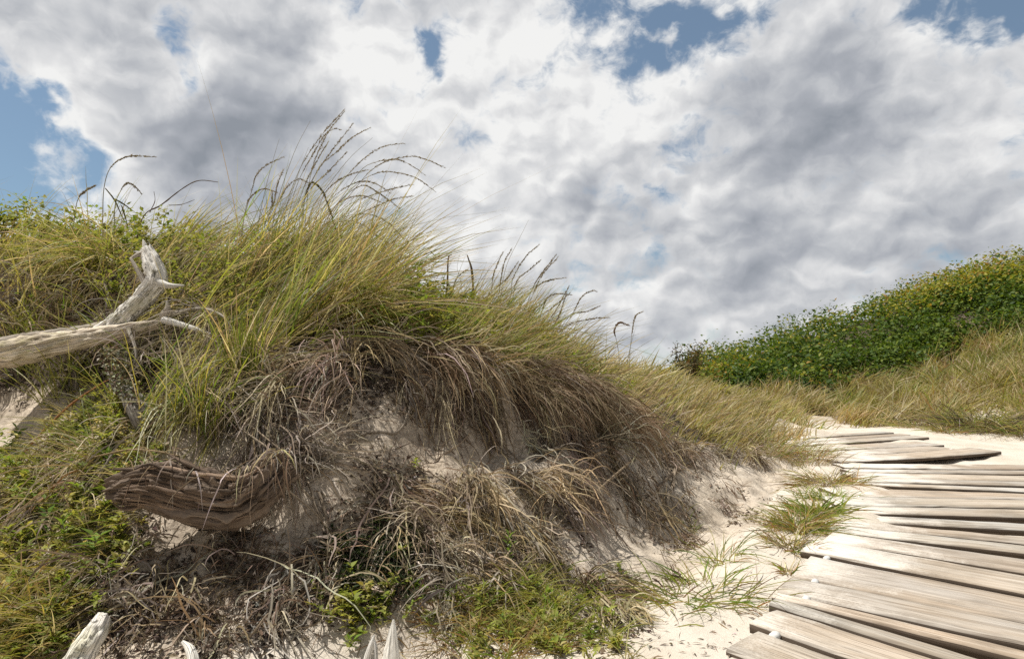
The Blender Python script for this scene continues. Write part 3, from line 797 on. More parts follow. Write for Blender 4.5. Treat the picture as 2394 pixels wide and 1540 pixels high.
# ------------------------------------------------------------------ stuff: dry thatch hanging over the lip and down the bank
def thatch(n, poly, v, Lr, mix, hw=(.0011, .0024), grav=.22, spread=.35, lift=(.0, .05), seedr=1, K=9, off=(.002, .03), wob=.14, per=32, root=.014, par=.16):
    """bundles of limp strands, near-parallel within a bundle"""
    r = np.random.default_rng(seedr)
    nc = max(4, n // per)
    cb = fill(nc, poly, r); k = r.integers(0, nc, n)
    b = cb[k] + np.concatenate([r.normal(0, root, (n, 2)), np.zeros((n, 1))], 1)
    b[:, 2] = gz(b[:, 0], b[:, 1]) + r.uniform(*lift, n)
    cv = np.array(v)[None] + r.normal(0, spread, (nc, 3))
    vv = cv[k] + r.normal(0, par, (n, 3))
    cc = pick(nc, mix, r, .3); col = cc[k] * .55 + pick(n, mix, r, .25) * .45
    return drape(b, vv, U(*Lr, n, r) * r.uniform(.6, 1.2, nc)[k], U(*hw, n, r), col, K, grav, U(*off, n, r), r, wob)
bag = Bag()
DRY = [(4, GREYS), (3, BROWN), (3, STRAW)]
DRYB = [(2, GREYS), (5, BROWN), (2, STRAW)]
LIPP = [(850, 815), (1000, 800), (1200, 850), (1340, 900), (1480, 975), (1545, 1035), (1460, 1030), (1300, 955), (1100, 895), (900, 875)]
add_strips(bag, thatch(1850, LIPP, (.8, -.25, .08), (.13, .32), [(6, UMBER), (2, GREYS), (2, STRAW)], spread=.24, lift=(.0, .06), seedr=21, per=45, off=(.006, .06)))
add_strips(bag, thatch(800, [(1180, 880), (1330, 905), (1470, 985), (1480, 1030), (1380, 1005), (1200, 940)], (.7, -.4, .2), (.18, .36), [(6, UMBER), (1, STRAW)], spread=.2, lift=(.02, .09), seedr=22, per=50))
add_strips(bag, thatch(380, [(1080, 890), (1480, 1015), (1450, 1070), (1150, 970)], (.55, -.35, -.6), (.14, .34), DRYB, spread=.25, seedr=23, off=(.01, .05)))
add_strips(bag, thatch(430, [(1200, 950), (1400, 1030), (1490, 1180), (1390, 1230), (1290, 1110)], (.55, -.4, -.6), (.10, .30), [(5, UMBER), (3, GREYS)], spread=.14, seedr=123, per=22))
add_strips(bag, thatch(1000, [(560, 860), (720, 840), (860, 830), (820, 920), (700, 960), (560, 980)], (-.3, -.5, .1), (.12, .30), DRY, spread=.45, lift=(0, .06), seedr=24))
add_strips(bag, thatch(420, [(560, 960), (760, 930), (770, 1080), (680, 1140), (560, 1060)], (.4, -.4, -.3), (.12, .34), [(5, GREYS), (2, UMBER)], spread=.4, lift=(0, .06), seedr=25, per=24))
add_strips(bag, thatch(800, [(320, 730), (560, 720), (580, 1000), (420, 1010), (330, 900)], (.3, -.5, .4), (.12, .32), [(4, GREYS), (2, OLIVE), (2, STRAW)], spread=.5, lift=(0, .08), seedr=26, per=22))
add_strips(bag, thatch(1300, [(-120, 640), (250, 600), (330, 740), (200, 900), (-120, 930)], (.1, -.5, .3), (.10, .30), [(3, GREYS), (4, BROWN), (2, STRAW)], spread=.55, lift=(0, .07), seedr=27))
add_strips(bag, thatch(420, [(900, 880), (1120, 930), (1160, 1000), (980, 990)], (.2, -.3, -.7), (.08, .22), DRYB, spread=.35, seedr=28, per=20))
add_strips(bag, thatch(800, [(860, 1200), (1000, 1160), (1330, 1090), (1380, 1180), (1250, 1290), (1000, 1290)], (.55, -.4, .15), (.10, .28), [(4, UMBER), (3, STRAW), (2, GREYS)], spread=.45, lift=(0, .05), seedr=29, per=34))
add_strips(bag, thatch(260, [(930, 1265), (1080, 1255), (1140, 1350), (980, 1380)], (.4, -.5, .25), (.08, .18), [(5, GREYS), (1, STRAW)], spread=.35, lift=(0, .03), seedr=129, per=40))
add_strips(bag, thatch(620, [(1400, 1060), (1720, 1070), (1700, 1240), (1560, 1400), (1430, 1290)], (.6, -.45, -.25), (.03, .12), [(6, BROWN), (3, UMBER), (1, GREYS)], spread=.22, seedr=30, off=(.002, .02), per=9, root=.02, hw=(.0012, .0022)))
add_strips(bag, thatch(520, [(640, 1300), (900, 1260), (1250, 1340), (1150, 1450), (780, 1440)], (.1, -.5, -.1), (.05, .18), DRY, spread=.6, seedr=31, per=14))
add_strips(bag, thatch(260, [(150, 1330), (560, 1270), (760, 1500), (200, 1530)], (.1, -.4, .1), (.06, .18), DRY, spread=.6, seedr=32, lift=(0, .04), per=8))
add_strips(bag, thatch(380, [(60, 1060), (300, 960), (330, 1100), (150, 1250), (-100, 1250)], (-.3, -.5, .1), (.08, .24), [(3, GREYS), (3, STRAW), (1, RUST)], spread=.5, lift=(0, .06), seedr=33, per=16))
add_strips(bag, thatch(900, [(1480, 1030), (1600, 1045), (1780, 1050), (1790, 1090), (1600, 1085)], (.4, -.5, .15), (.06, .20), DRY, spread=.5, lift=(0, .05), seedr=34, per=18))
add_strips(bag, thatch(420, [(1350, 1360), (1460, 1390), (1470, 1450), (1390, 1440)], (.35, -.6, -.1), (.05, .15), DRYB, spread=.3, seedr=35))
# fine brown rootlets matted into the face
add_strips(bag, thatch(850, [(560, 1000), (850, 900), (1150, 960), (1480, 1090), (1560, 1200), (1480, 1340), (1150, 1420), (750, 1420), (560, 1280)], (.3, -.5, -.2), (.03, .13), [(6, BROWN), (2, UMBER)], (.0007, .0015), .2, .7, (.0, .01), 139, 8, (.001, .012), .35, per=10, root=.03))
add_strips(bag, thatch(800, [(200, 1230), (640, 1230), (760, 1500), (200, 1530)], (.2, -.5, -.1), (.03, .12), [(4, BROWN), (3, UMBER), (2, GREYS)], (.0007, .0015), .2, .8, (.0, .01), 140, 8, (.001, .012), .35, per=10, root=.03))
# coarser pale stalks and rootlets lying over the thatch
PALE = [(3, GREYS), (2, STRAW)]
for n_, poly_, v_, sd_ in [(70, [(560, 900), (760, 880), (780, 1100), (600, 1100)], (.4, -.4, -.1), 131), (110, [(880, 900), (1180, 930), (1300, 1150), (1000, 1150)], (.5, -.4, -.2), 132),
                           (110, [(1100, 880), (1450, 960), (1500, 1080), (1200, 1040)], (.7, -.4, -.1), 133), (80, [(1250, 1080), (1650, 1090), (1600, 1300), (1350, 1250)], (.5, -.5, -.4), 134),
                           (100, [(820, 1130), (1300, 1120), (1250, 1400), (850, 1350)], (.3, -.5, 0), 135), (70, [(150, 1300), (750, 1250), (760, 1500), (250, 1500)], (.2, -.5, .2), 136),
                           (70, [(-100, 650), (300, 620), (300, 920), (-100, 930)], (.3, -.4, .1), 137), (60, [(380, 740), (580, 740), (580, 1000), (400, 1000)], (.4, -.4, .3), 138)]:
    add_strips(bag, thatch(n_, poly_, v_, (.10, .34), PALE, (.0014, .0030), .16, .6, (.01, .06), sd_, 12, (.004, .03), .30))
# strands hanging over the rotten stump's top edge
_r = np.random.default_rng(150); _n = 130
_d = G(480, 1225)[1] - .03
_x = _r.uniform(300, 690, _n); _y = np.interp(_x, [300, 400, 520, 600, 690], [1090, 1085, 1128, 1100, 1040]) - _r.uniform(0, 25, _n)
_b = np.array([W(a_, c_, _d - .01 + _r.uniform(-.03, .03)) for a_, c_ in zip(_x, _y)])
_keep = _r.random(_n) < np.interp(_x, [300, 450, 560, 690], [.35, .25, 1, 1])
_b = _b[_keep]; _n = len(_b)
add_strips(bag, drape(_b, np.array([.15, -.55, .25])[None] + _r.normal(0, .4, (_n, 3)), _r.uniform(.06, .2, _n), _r.uniform(.0009, .002, _n), pick(_n, [(4, GREYS), (3, UMBER), (2, STRAW)], _r), 9, .3, _r.uniform(.005, .03, _n), _r, .12))
link('dry_grass', bag.mesh('dry_grass'), M['dry'], kind='stuff', label='dry brown and grey grass hanging over the eroded bank')

# ------------------------------------------------------------------ stuff: dead leaves and crumbs on the bank
def litter(n, poly, sz, mix, seedr, h=.012, soft=20):
    r = np.random.default_rng(seedr)
    nc = n // 26; c = fill(nc, poly, r, soft); k = r.integers(0, nc, n)
    p = c[k] + np.concatenate([r.normal(0, .022, (n, 2)), np.zeros((n, 1))], 1)
    p[:, 2] = gz(p[:, 0], p[:, 1]) + r.uniform(.001, h, n)
    return leaves(p, r.normal(0, 1, (n, 3)) * [1, 1, .35] + [0, 0, .0], nrm(r.normal(0, .4, (n, 3)) + [0, -.5, 1]), U(*sz, n, r), U(.002, .0055, n, r), pick(n, mix, r), .25)
bag = Bag()
MOULD = C_((.12, .086, .062), (.085, .062, .046), (.17, .125, .085), (.22, .17, .12))
DARK = [(7, MOULD), (1, BROWN), (1, GREYS)]
for n_, poly_, sz_, sd_ in [(1500, [(240, 1260), (480, 1270), (700, 1450), (620, 1530), (200, 1520)], (.008, .03), 41), (800, [(480, 1250), (640, 1270), (780, 1440), (640, 1440)], (.008, .028), 141),
                            (700, [(770, 1100), (900, 1050), (1000, 1140), (960, 1200), (850, 1160)], (.006, .022), 42), (900, [(760, 1200), (880, 1150), (960, 1260), (860, 1290)], (.006, .022), 142),
                            (450, [(1430, 1080), (1560, 1090), (1700, 1140), (1620, 1300), (1500, 1260)], (.006, .024), 43), (150, [(1680, 1160), (1790, 1130), (1800, 1190), (1700, 1240)], (.008, .03), 143),
                            (1100, [(690, 1290), (860, 1290), (930, 1400), (760, 1420)], (.010, .034), 44), (6500, [(-150, 600), (330, 600), (620, 700), (800, 820), (560, 1000), (420, 1010), (200, 920), (-150, 920)], (.008, .03), 45),
                            (1200, [(60, 1080), (300, 1000), (280, 1530), (-150, 1530)], (.008, .028), 46), (1300, [(1100, 1330), (1350, 1300), (1480, 1400), (1450, 1500), (1050, 1530)], (.006, .024), 47),
                            (1500, [(800, 830), (930, 810), (960, 900), (850, 960), (740, 930)], (.008, .026), 48), (900, [(1100, 1230), (1380, 1180), (1400, 1290), (1200, 1320)], (.008, .026), 49)]:
    add_leaves(bag, litter(int(n_ * 1.25), poly_, sz_, [(5, HUMUS_SHADE), (2, MOULD)] if sd_ in (45, 48, 41, 44) else DARK, sd_, .02 if sd_ == 45 else .007))  # darkest palette also paints shade into the litter of the log hollow
# blown bits on the open sand by the path
_r = np.random.default_rng(151); _n = 420
_x = _r.uniform(1450, 1900, _n); _y = _r.uniform(1120, 1545, _n); _k = (_x + (_y - 1120) * .55 > 1560) & (_x < 1880 - (_y - 1230) * .45)
_p = seen(_x[_k], _y[_k]); _n = len(_p); _p[:, 2] += .003
add_leaves(bag, leaves(_p, _r.normal(0, 1, (_n, 3)) * [1, 1, .1], nrm(_r.normal(0, .3, (_n, 3)) + [0, 0, 1]), _r.uniform(.006, .03, _n), _r.uniform(.0008, .003, _n), pick(_n, [(3, MOULD), (2, BROWN), (2, GREYS)], _r), .15))
link('leaf_litter', bag.mesh('leaf_litter'), M['litter'], kind='stuff', label='dark dead leaves and plant crumbs scattered down the sandy bank')
# ------------------------------------------------------------------ stuff: low green ground cover
def creeper(n, poly, hmax, ln, wd, mix, seedr, up=.5, soft=25, cl=.05, per=16):
    """short leafy shoots: leaves spiral up a leaning shoot"""
    r = np.random.default_rng(seedr)
    nc = max(3, n // per); c = fill(nc, poly, r, soft); k = np.repeat(np.arange(nc), per)[:n]; n = len(k)
    h = r.uniform(.2, 1, nc)[k] * hmax; t = r.uniform(.05, 1, n); lean = r.normal(0, .5, (nc, 2))[k]
    p = c[k] + np.stack([lean[:, 0] * h * t, lean[:, 1] * h * t, h * t], -1) + np.concatenate([r.normal(0, .004, (n, 2)), np.zeros((n, 1))], 1)
    a = r.uniform(0, 2 * PI, n); e = up + r.normal(0, .35, n)
    ax = np.stack([np.cos(a), np.sin(a), e], -1)
    cc = pick(nc, mix, r); col = cc[k] * .6 + pick(n, mix, r) * .4
    return leaves(p, ax, nrm(np.array([0, 0, 1.0]) + r.normal(0, .3, (n, 3))), U(*ln, n, r), U(*wd, n, r), col)
def shortgrass(n, poly, Lr, mix, seedr, hw=(.001, .002), tilt=(.2, .9), droop=(.3, 1.0), soft=20, per=14, lean=None):
    r = np.random.default_rng(seedr)
    nc = max(3, n // per); c = fill(nc, poly, r, soft); k = r.integers(0, nc, n)
    b = c[k] + np.concatenate([r.normal(0, .012, (n, 2)), np.zeros((n, 1))], 1)
    b[:, 2] = gz(b[:, 0], b[:, 1]) - .004
    az = r.uniform(0, 2 * PI, n) if lean is None else r.normal(lean, .8, n)
    cc = pick(nc, mix, r); col = cc[k] * .6 + pick(n, mix, r) * .4
    st = pick(n, [(1, STRAW)], r)
    return blades(b, U(*Lr, n, r), U(*hw, n, r), az, U(*tilt, n, r), U(*droop, n, r), col, 6, np.where(r.random((n, 1)) < .3, st, col), np.where(r.random((n, 1)) < .5, st * .8, col), r)
LL = [(-150, 1060), (120, 1010), (300, 960), (380, 1060), (290, 1180), (330, 1290), (200, 1360), (210, 1460), (130, 1545), (-150, 1545)]
bag = Bag()
LEAFY = [(5, GREEN), (4, OLIVE), (1, STRAW)]
add_leaves(bag, creeper(7500, LL, .06, (.012, .034), (.003, .0065), LEAFY, 51))
add_leaves(bag, creeper(2500, [(170, 900), (320, 880), (400, 1030), (300, 1080), (180, 1040)], .08, (.008, .018), (.002, .0045), [(3, GREEN), (4, OLIVE), (2, STRAW)], 52))
add_leaves(bag, creeper(1700, [(1080, 1400), (1220, 1370), (1480, 1380), (1450, 1530), (1080, 1540)], .05, (.012, .03), (.002, .0045), LEAFY, 53))
add_leaves(bag, creeper(900, [(780, 1370), (900, 1340), (1000, 1400), (880, 1520), (780, 1500)], .05, (.010, .024), (.003, .006), LEAFY, 54))
add_leaves(bag, creeper(1500, [(760, 1290), (930, 1280), (980, 1340), (830, 1380)], .04, (.02, .045), (.0022, .004), [(1, C_((.035, .055, .02), (.05, .07, .03)))], 55))
link('ground_cover', bag.mesh('ground_cover'), M['herb'], kind='stuff', label='low leafy green creepers spreading over the foot of the bank')
bag = Bag()
add_strips(bag, shortgrass(2200, LL, (.03, .10), [(4, GREEN), (4, OLIVE), (2, STRAW)], 61))
add_strips(bag, shortgrass(420, [(-150, 1060), (300, 960), (250, 1130), (-150, 1250)], (.08, .22), [(3, OLIVE), (2, GREEN), (3, STRAW)], 62, lean=2.6))
add_strips(bag, shortgrass(600, [(-150, 1380), (150, 1350), (120, 1540), (-150, 1540)], (.06, .16), [(3, OLIVE), (3, STRAW), (2, RUST)], 66))
add_strips(bag, shortgrass(750, [(1080, 1400), (1240, 1340), (1480, 1390), (1440, 1530), (1070, 1540)], (.04, .11), [(5, GREEN), (4, OLIVE), (1, STRAW)], 63))
add_strips(bag, shortgrass(480, [(1000, 1450), (1200, 1420), (1380, 1500), (1100, 1540)], (.03, .09), [(3, OLIVE), (3, STRAW), (2, RUST)], 64))
add_strips(bag, shortgrass(350, [(40, 760), (300, 730), (330, 960), (50, 920)], (.10, .24), [(5, GREEN), (3, OLIVE)], 65, droop=(.1, .5)))
link('short_grass', bag.mesh('short_grass'), M['grass'], kind='stuff', label='short green and straw grass at the foot of the bank')

# leafy weeds mixed through the crest
bag = Bag()
def crest_leaves(n, x0, x1, s0, s1, hr, ln, wd, mix, seedr, per=24):
    r = np.random.default_rng(seedr); nc = n // per
    c = polar(nc, x0, x1, s0, s1, r); k = np.repeat(np.arange(nc), per); n = len(k)
    h = r.uniform(*hr, nc)[k]; t = r.uniform(.25, 1, n) ** .7; ln_ = r.normal(0, .35, (nc, 2))[k]
    p = c[k] + np.stack([ln_[:, 0] * h * t, ln_[:, 1] * h * t, h * t], -1) + r.normal(0, .014, (n, 3))
    a = r.uniform(0, 2 * PI, n)
    ax = np.stack([np.cos(a), np.sin(a), r.normal(.25, .45, n)], -1)
    cc = pick(nc, mix, r); col = cc[k] * .6 + pick(n, mix, r) * .4
    return leaves(p, ax, nrm(np.array([-.2, .1, 1.0]) + r.normal(0, .45, (n, 3))), U(*ln, n, r), U(*wd, n, r), col)
WEED = [(4, C_((.13, .17, .03), (.18, .20, .04), (.22, .22, .06))), (2, GREEN), (2, OLIVE)]
add_leaves(bag, crest_leaves(6000, -330, 430, .05, .9, (.08, .24), (.014, .030), (.004, .010), WEED, 71))
add_leaves(bag, crest_leaves(6500, 830, 1130, .05, .8, (.06, .19), (.012, .030), (.004, .010), WEED, 72))
add_leaves(bag, crest_leaves(5500, 1080, 1480, .05, .9, (.04, .14), (.010, .024), (.003, .007), WEED, 73))
add_leaves(bag, crest_leaves(2500, 430, 830, .1, .8, (.12, .30), (.012, .026), (.003, .008), WEED, 74))
link('crest_weeds', bag.mesh('crest_weeds'), M['herb'], kind='stuff', label='yellow-green leafy weeds growing through the grass on the dune crest')

# ------------------------------------------------------------------ stuff: far slope - grass, then a waxy thicket
SHX = np.array([1500, 1640, 1720, 1800, 1880, 2000, 2150, 2300, 2394, 2750]); SHD = np.array([12.4, 11.2, 10.4, 9.9, 10.1, 10.4, 10.7, 10.3, 10.0, 9.6])
def bear(n, x0, x1, d0, d1, r, pw=1.0):
    x = r.uniform(x0, x1, n); a = d0(x) if callable(d0) else d0; b = d1(x) if callable(d1) else d1
    d = a + (b - a) * r.uniform(0, 1, n) ** pw
    X = (x - CX) / F * d
    return np.stack([X, d, gz(X, d)], -1), x
shd = lambda x: np.interp(x, SHX, SHD)
slope0 = lambda x: np.interp(x, [1500, 1800, 1880, 2000, 2150, 2230, 2394, 2750], [9.5, 9.0, 9.0, 8.3, 7.9, 7.5, 7.3, 6.6]) + .55 * vnoise(x / 38.0, x * 0, 311) + .35 * vnoise(x / 13.0, x * 0, 312)
bag = Bag()
def slope(n, x0, x1, d0, d1, Lr, mix, seedr, lean=0.0, clump=.17, hw=(.004, .0085), pw=1.0, droop=(.05, .8), per=30):
    r = np.random.default_rng(seedr); nc = max(5, n // per)
    c, _ = bear(nc, x0, x1, d0, d1, r, pw); k = r.integers(0, nc, n)
    b = c[k] + np.concatenate([r.normal(0, clump * .5, (n, 2)), np.zeros((n, 1))], 1)
    b[:, 2] = gz(b[:, 0], b[:, 1]) - .02
    ca = r.uniform(0, 2 * PI, nc)[k]
    cc = pick(nc, mix, r); col = cc[k] * .6 + pick(n, mix, r) * .4
    st = pick(n, [(1, STRAW)], r)
    return blades(b, U(*Lr, n, r) * r.uniform(.45, 1.35, nc)[k], U(*hw, n, r), np.where(r.random(n) < .5, ca + r.normal(0, .6, n), r.normal(lean, .8, n)), U(.05, .75, n, r), U(*droop, n, r), col, 6, np.where(r.random((n, 1)) < .5, st, col), st * .8, r)
add_strips(bag, slope(12000, 1780, 2760, slope0, lambda x: shd(x) + .1, (.16, .46), [(4, OLIVE), (5, STRAW), (2, RUST), (2, GREEN)], 81))
add_strips(bag, slope(3500, 1800, 2760, slope0, lambda x: slope0(x) + 1.0, (.12, .30), [(5, STRAW), (2, OLIVE), (2, RUST), (2, GREYS)], 82, pw=1.5))
add_strips(bag, slope(7000, 2000, 2760, lambda x: shd(x) - 2.6, lambda x: shd(x) + .5, (.18, .46), [(4, OLIVE), (2, GREEN), (3, STRAW)], 83))
add_strips(bag, slope(5000, 1420, 1860, lambda x: lip(x) + 1.6, lambda x: shd(x) - .2, (.14, .28), [(4, OLIVE), (4, STRAW), (1, RUST), (1, GREEN)], 84, clump=.2))
link('slope_grass', bag.mesh('slope_grass'), M['grass'], kind='stuff', label='olive and straw grass covering the far dune slope behind the boardwalk')

bag = Bag(); bag2 = Bag()
WAX = C_((.045, .085, .012), (.075, .12, .016), (.13, .17, .024), (.05, .09, .016), (.09, .13, .02))
GOLD = C_((.24, .24, .03), (.30, .27, .04), (.28, .17, .035), (.19, .23, .03), (.34, .31, .06))
_dr = np.random.default_rng(90)
_dc, _dx = bear(360, 1600, 2760, lambda x: shd(x) - .1, lambda x: shd(x) + 5.4, _dr)
_drad = _dr.uniform(.26, .58, len(_dc)); _dh = _dr.uniform(.34, .70, len(_dc)); _dcol = _dr.uniform(0, 1, len(_dc)); _dgold = _dr.random(len(_dc))
_front = np.clip((_dc[:, 1] - shd(_dx)) / .8, 0, 1); _dh = _dh * (.55 + .45 * _front)
def thicket(n, seedr):
    """leaves over the rounded heads of a few hundred crowded shrubs"""
    r = np.random.default_rng(seedr)
    w = _drad ** 2 * (1.6 - .22 * (_dc[:, 1] - 10.4).clip(0, 5)); k = r.choice(len(_dc), n, p=w / w.sum())
    th = np.arccos(r.uniform(-.1, 1, n)); ph = r.uniform(0, 2 * PI, n)
    u = np.stack([np.sin(th) * np.cos(ph), np.sin(th) * np.sin(ph), np.cos(th)], -1)
    lump = 1 + .22 * vnoise(u[:, 0] * 3 + k * 3.1, u[:, 1] * 3 + u[:, 2] * 2, 96)
    rr = (1 - .32 * r.random(n) ** 2.6) * lump
    sh = r.random(n) < .03; rr = np.where(sh, rr * r.uniform(1.1, 1.35, n), rr)
    p = _dc[k] + u * rr[:, None] * np.stack([_drad[k], _drad[k], _dh[k]], -1)
    p[:, 2] += .04; g_ = gz(p[:, 0], p[:, 1]); p[:, 2] = np.maximum(p[:, 2], g_ + .02)
    a = r.uniform(0, 2 * PI, n)
    ax = nrm(np.stack([np.cos(a), np.sin(a), r.normal(.1, .4, n)], -1) + u * .5)
    no = nrm(u + np.array([0, 0, .5]) + r.normal(0, .45, (n, 3)))
    return p, xD(p[:, 0], p[:, 1]), ax, no, r, rr, k
n = 105000
p, x, ax, no, r, hh, kk = thicket(n, 85)
yy = YH - (p[:, 2] - H) * F / p[:, 1]
gold = (.5 * sstep(1950, 2200, x) + .12) * sstep(-120, -30, -(yy - np.interp(x, [1650, 1700, 1800, 1900, 2000, 2100, 2200, 2300, 2394, 2760], [850, 812, 755, 720, 684, 650, 615, 597, 575, 500]))) 
gold = gold + .10 * (vnoise(p[:, 0] * 1.3, p[:, 1] * 1.3, 99) > .35) + .5 * sstep(60, 0, np.abs(x - 1660)) * .5
gold = gold * (.5 + 1.0 * _dgold[kk])
g = r.random(n) < gold * (hh > .5)
col = WAX[r.integers(0, len(WAX), n)] * r.uniform(.8, 1.25, (n, 1)) * (np.array([.75, .85, .9]) + _dcol[kk][:, None] * np.array([.45, .3, .1]))
sz = .034 + .085 * r.random(n) ** 1.8
add_leaves(bag, leaves(p[~g], ax[~g], no[~g], sz[~g], sz[~g] * .30, col[~g], .15))
link('shrub_thicket', bag.mesh('shrub_thicket'), M['leaf'], kind='stuff', label='dense dark green waxy-leaved thicket over the far dune')
cg = GOLD[r.integers(0, len(GOLD), n)] * r.uniform(.8, 1.2, (n, 1))
add_leaves(bag2, leaves(p[g] + [0, 0, .03], ax[g], no[g], sz[g], sz[g] * .28, cg[g], .15))
link('golden_foliage', bag2.mesh('golden_foliage'), M['leaf'], kind='stuff', label='golden and reddish young leaves along the thicket\'s crest')
# ------------------------------------------------------------------ driftwood
def ridged(seed, nr=11, amp=.16, warp=.8, fine=.05, along=5.0):
    def f(a, s, t):
        ca, sa = np.cos(a * 2 * PI), np.sin(a * 2 * PI)
        w = fbm(ca * 1.3 + seed, s * along + sa * 1.3, seed, 3) * warp
        r1 = np.abs(np.mod(a * nr + w + 2 * fbm(s * along * .6, ca + sa, seed + 5, 2), 1) - .5) * 2
        big = fbm(ca * 1.1 + 7, s * along * 1.6 + sa * 1.1, seed + 9, 3)
        return 1 + amp * (r1 ** .7 - .6) + .22 * big + fine * vnoise(a * 60, s * 60, seed + 3)
    return f
def dpath(pts):
    """[(x, y, depth)] -> world path"""
    return np.array([W(*p) for p in pts])
def prad(px, d): return [p * d / F for p in px]
def woodpart(name, pts, px, parent, mat, sides=40, n=120, disp=None, col=(.5, .5, .5), label=None, origin=None, squash=None):
    path = dpath(pts); dm = np.mean([p[2] for p in pts])
    V, Q, T, C, U_ = tube(path, prad(px, dm), sides, n, disp, col, squash=squash)
    b = Bag(); b.add(V, Q, T, C, U_)
    o = link(name, b.mesh(name, origin=origin if origin is not None else parent.location, smooth=True), M[mat], parent)
    if label: o['label'] = label
    return o
dl = thing('driftwood_log', 'large forked bleached driftwood log jutting in from the left edge of the grassy bank', 'driftwood', W(200, 800, 2.0))
woodpart('trunk', [(-42, 836, 1.965), (-25, 833, 1.967), (0, 829, 1.97), (121, 806, 2.0), (243, 783, 2.03), (325, 766, 2.05), (364, 757, 2.06), (394, 738, 2.07), (424, 729, 2.09)],
         [24, 31, 31, 27, 23, 20, 15, 10, 3], dl, 'grey_wood', 56, 260, ridged(3, 9, .26, 1.2, .06, 5.0), (.64, .62, .58))
woodpart('trunk', [(-50, 811, 2.027), (-28, 809, 2.028), (0, 806, 2.03), (130, 786, 2.06), (230, 768, 2.08), (290, 748, 2.09)], [12, 16, 17, 15, 14, 10], dl, 'grey_wood', 36, 180, ridged(8, 7, .24, 1.0, .06, 5.0), (.36, .35, .34), 'darker upper strand of the log')
woodpart('branch', [(225, 780, 2.05), (270, 757, 2.07), (308, 722, 2.08), (347, 684, 2.09), (366, 654, 2.10), (357, 620, 2.11), (343, 586, 2.13)], [16, 21, 20, 21, 22, 20, 15], dl, 'spotted_wood', 56, 220, ridged(5, 8, .30, 1.4, .07, 8.0), label='white broken upper limb')
woodpart('twig_stub', [(362, 655, 2.09), (380, 664, 2.08), (400, 668, 2.07), (432, 667, 2.06)], [12, 9, 5, 1.5], dl, 'white_wood', 14, 40)
woodpart('root', [(384, 748, 2.05), (419, 757, 2.03), (462, 770, 2.0), (506, 786, 1.98)], [9, 7, 5, 1.5], dl, 'white_wood', 14, 50, ridged(4, 4, .1))
woodpart('twig_stub', [(382, 740, 2.06), (392, 722, 2.05), (391, 702, 2.05)], [9, 7, 2], dl, 'grey_wood', 12, 30, ridged(6, 4, .1))
woodpart('branch', [(306, 604, 2.10), (318, 625, 2.09), (331, 650, 2.08), (345, 684, 2.07)], [3, 5, 5, 6], dl, 'grey_wood', 12, 50, ridged(7, 4, .15))
woodpart('branch', [(345, 590, 2.12), (325, 594, 2.11), (304, 606, 2.10)], [6, 5, 3], dl, 'grey_wood', 12, 40, ridged(9, 4, .15))

for pts_, px_ in (([(343, 590, 2.13), (338, 572, 2.13), (334, 560, 2.135)], [7, 5, 1]), ([(352, 592, 2.12), (352, 578, 2.12), (349, 570, 2.12)], [6, 4, 1]), ([(333, 598, 2.12), (322, 590, 2.12), (312, 588, 2.12)], [6, 4, 1])):
    woodpart('splinter', pts_, px_, dl, 'white_wood', 10, 24, ridged(14, 3, .2, .4, .08, 9))
for pts_, px_ in (([(404, 735, 2.06), (440, 724, 2.05), (478, 722, 2.03), (520, 738, 2.0), (545, 770, 1.98)], [5, 3.5, 3, 2.5, 1.2]), ([(300, 770, 2.02), (312, 800, 1.99), (318, 830, 1.97), (312, 850, 1.96)], [5, 4, 3, 1.2])):
    woodpart('root', pts_, px_, dl, 'grey_wood', 10, 50, ridged(15, 3, .1, .4, .08, 9))
g0 = G(372, 1010)
lp = thing('driftwood_stump', 'grey lichen-crusted driftwood post leaning in the grass below the forked log', 'driftwood', g0)
dd = g0[1]
woodpart('trunk', [(258, 872, dd + .14), (276, 900, dd + .08), (303, 922, dd + .04), (326, 955, dd + .01), (346, 992, dd + .01), (380, 1022, dd + .04)], [7, 13, 17, 22, 25, 17], lp, 'lichen_wood', 40, 120, ridged(12, 9, .14, .8, .06, 6.0))
b = Bag(); r = np.random.default_rng(101); n = 900
path = catmull(dpath([(262, 815, dd + .15), (270, 860, dd + .09), (296, 905, dd + .03), (322, 940, dd)]), 60)
k = r.integers(0, 60, n); a = r.uniform(0, 2 * PI, n); rr = .008 + .030 * r.random(n)
p = path[k] + np.stack([np.cos(a) * rr, np.sin(a) * rr * -1, r.normal(0, .006, n)], -1)
add_leaves(b, leaves(p, r.normal(0, 1, (n, 3)), nrm(r.normal(0, .5, (n, 3)) + [0, -.7, .5]), U(.006, .014, n, r), U(.003, .006, n, r), pick(n, [(2, C_((.40, .385, .29), (.32, .32, .23))), (3, C_((.10, .11, .045), (.15, .145, .06))), (2, BROWN)], r)))
link('lichen', b.mesh('lichen', origin=lp.location), M['litter'], lp)

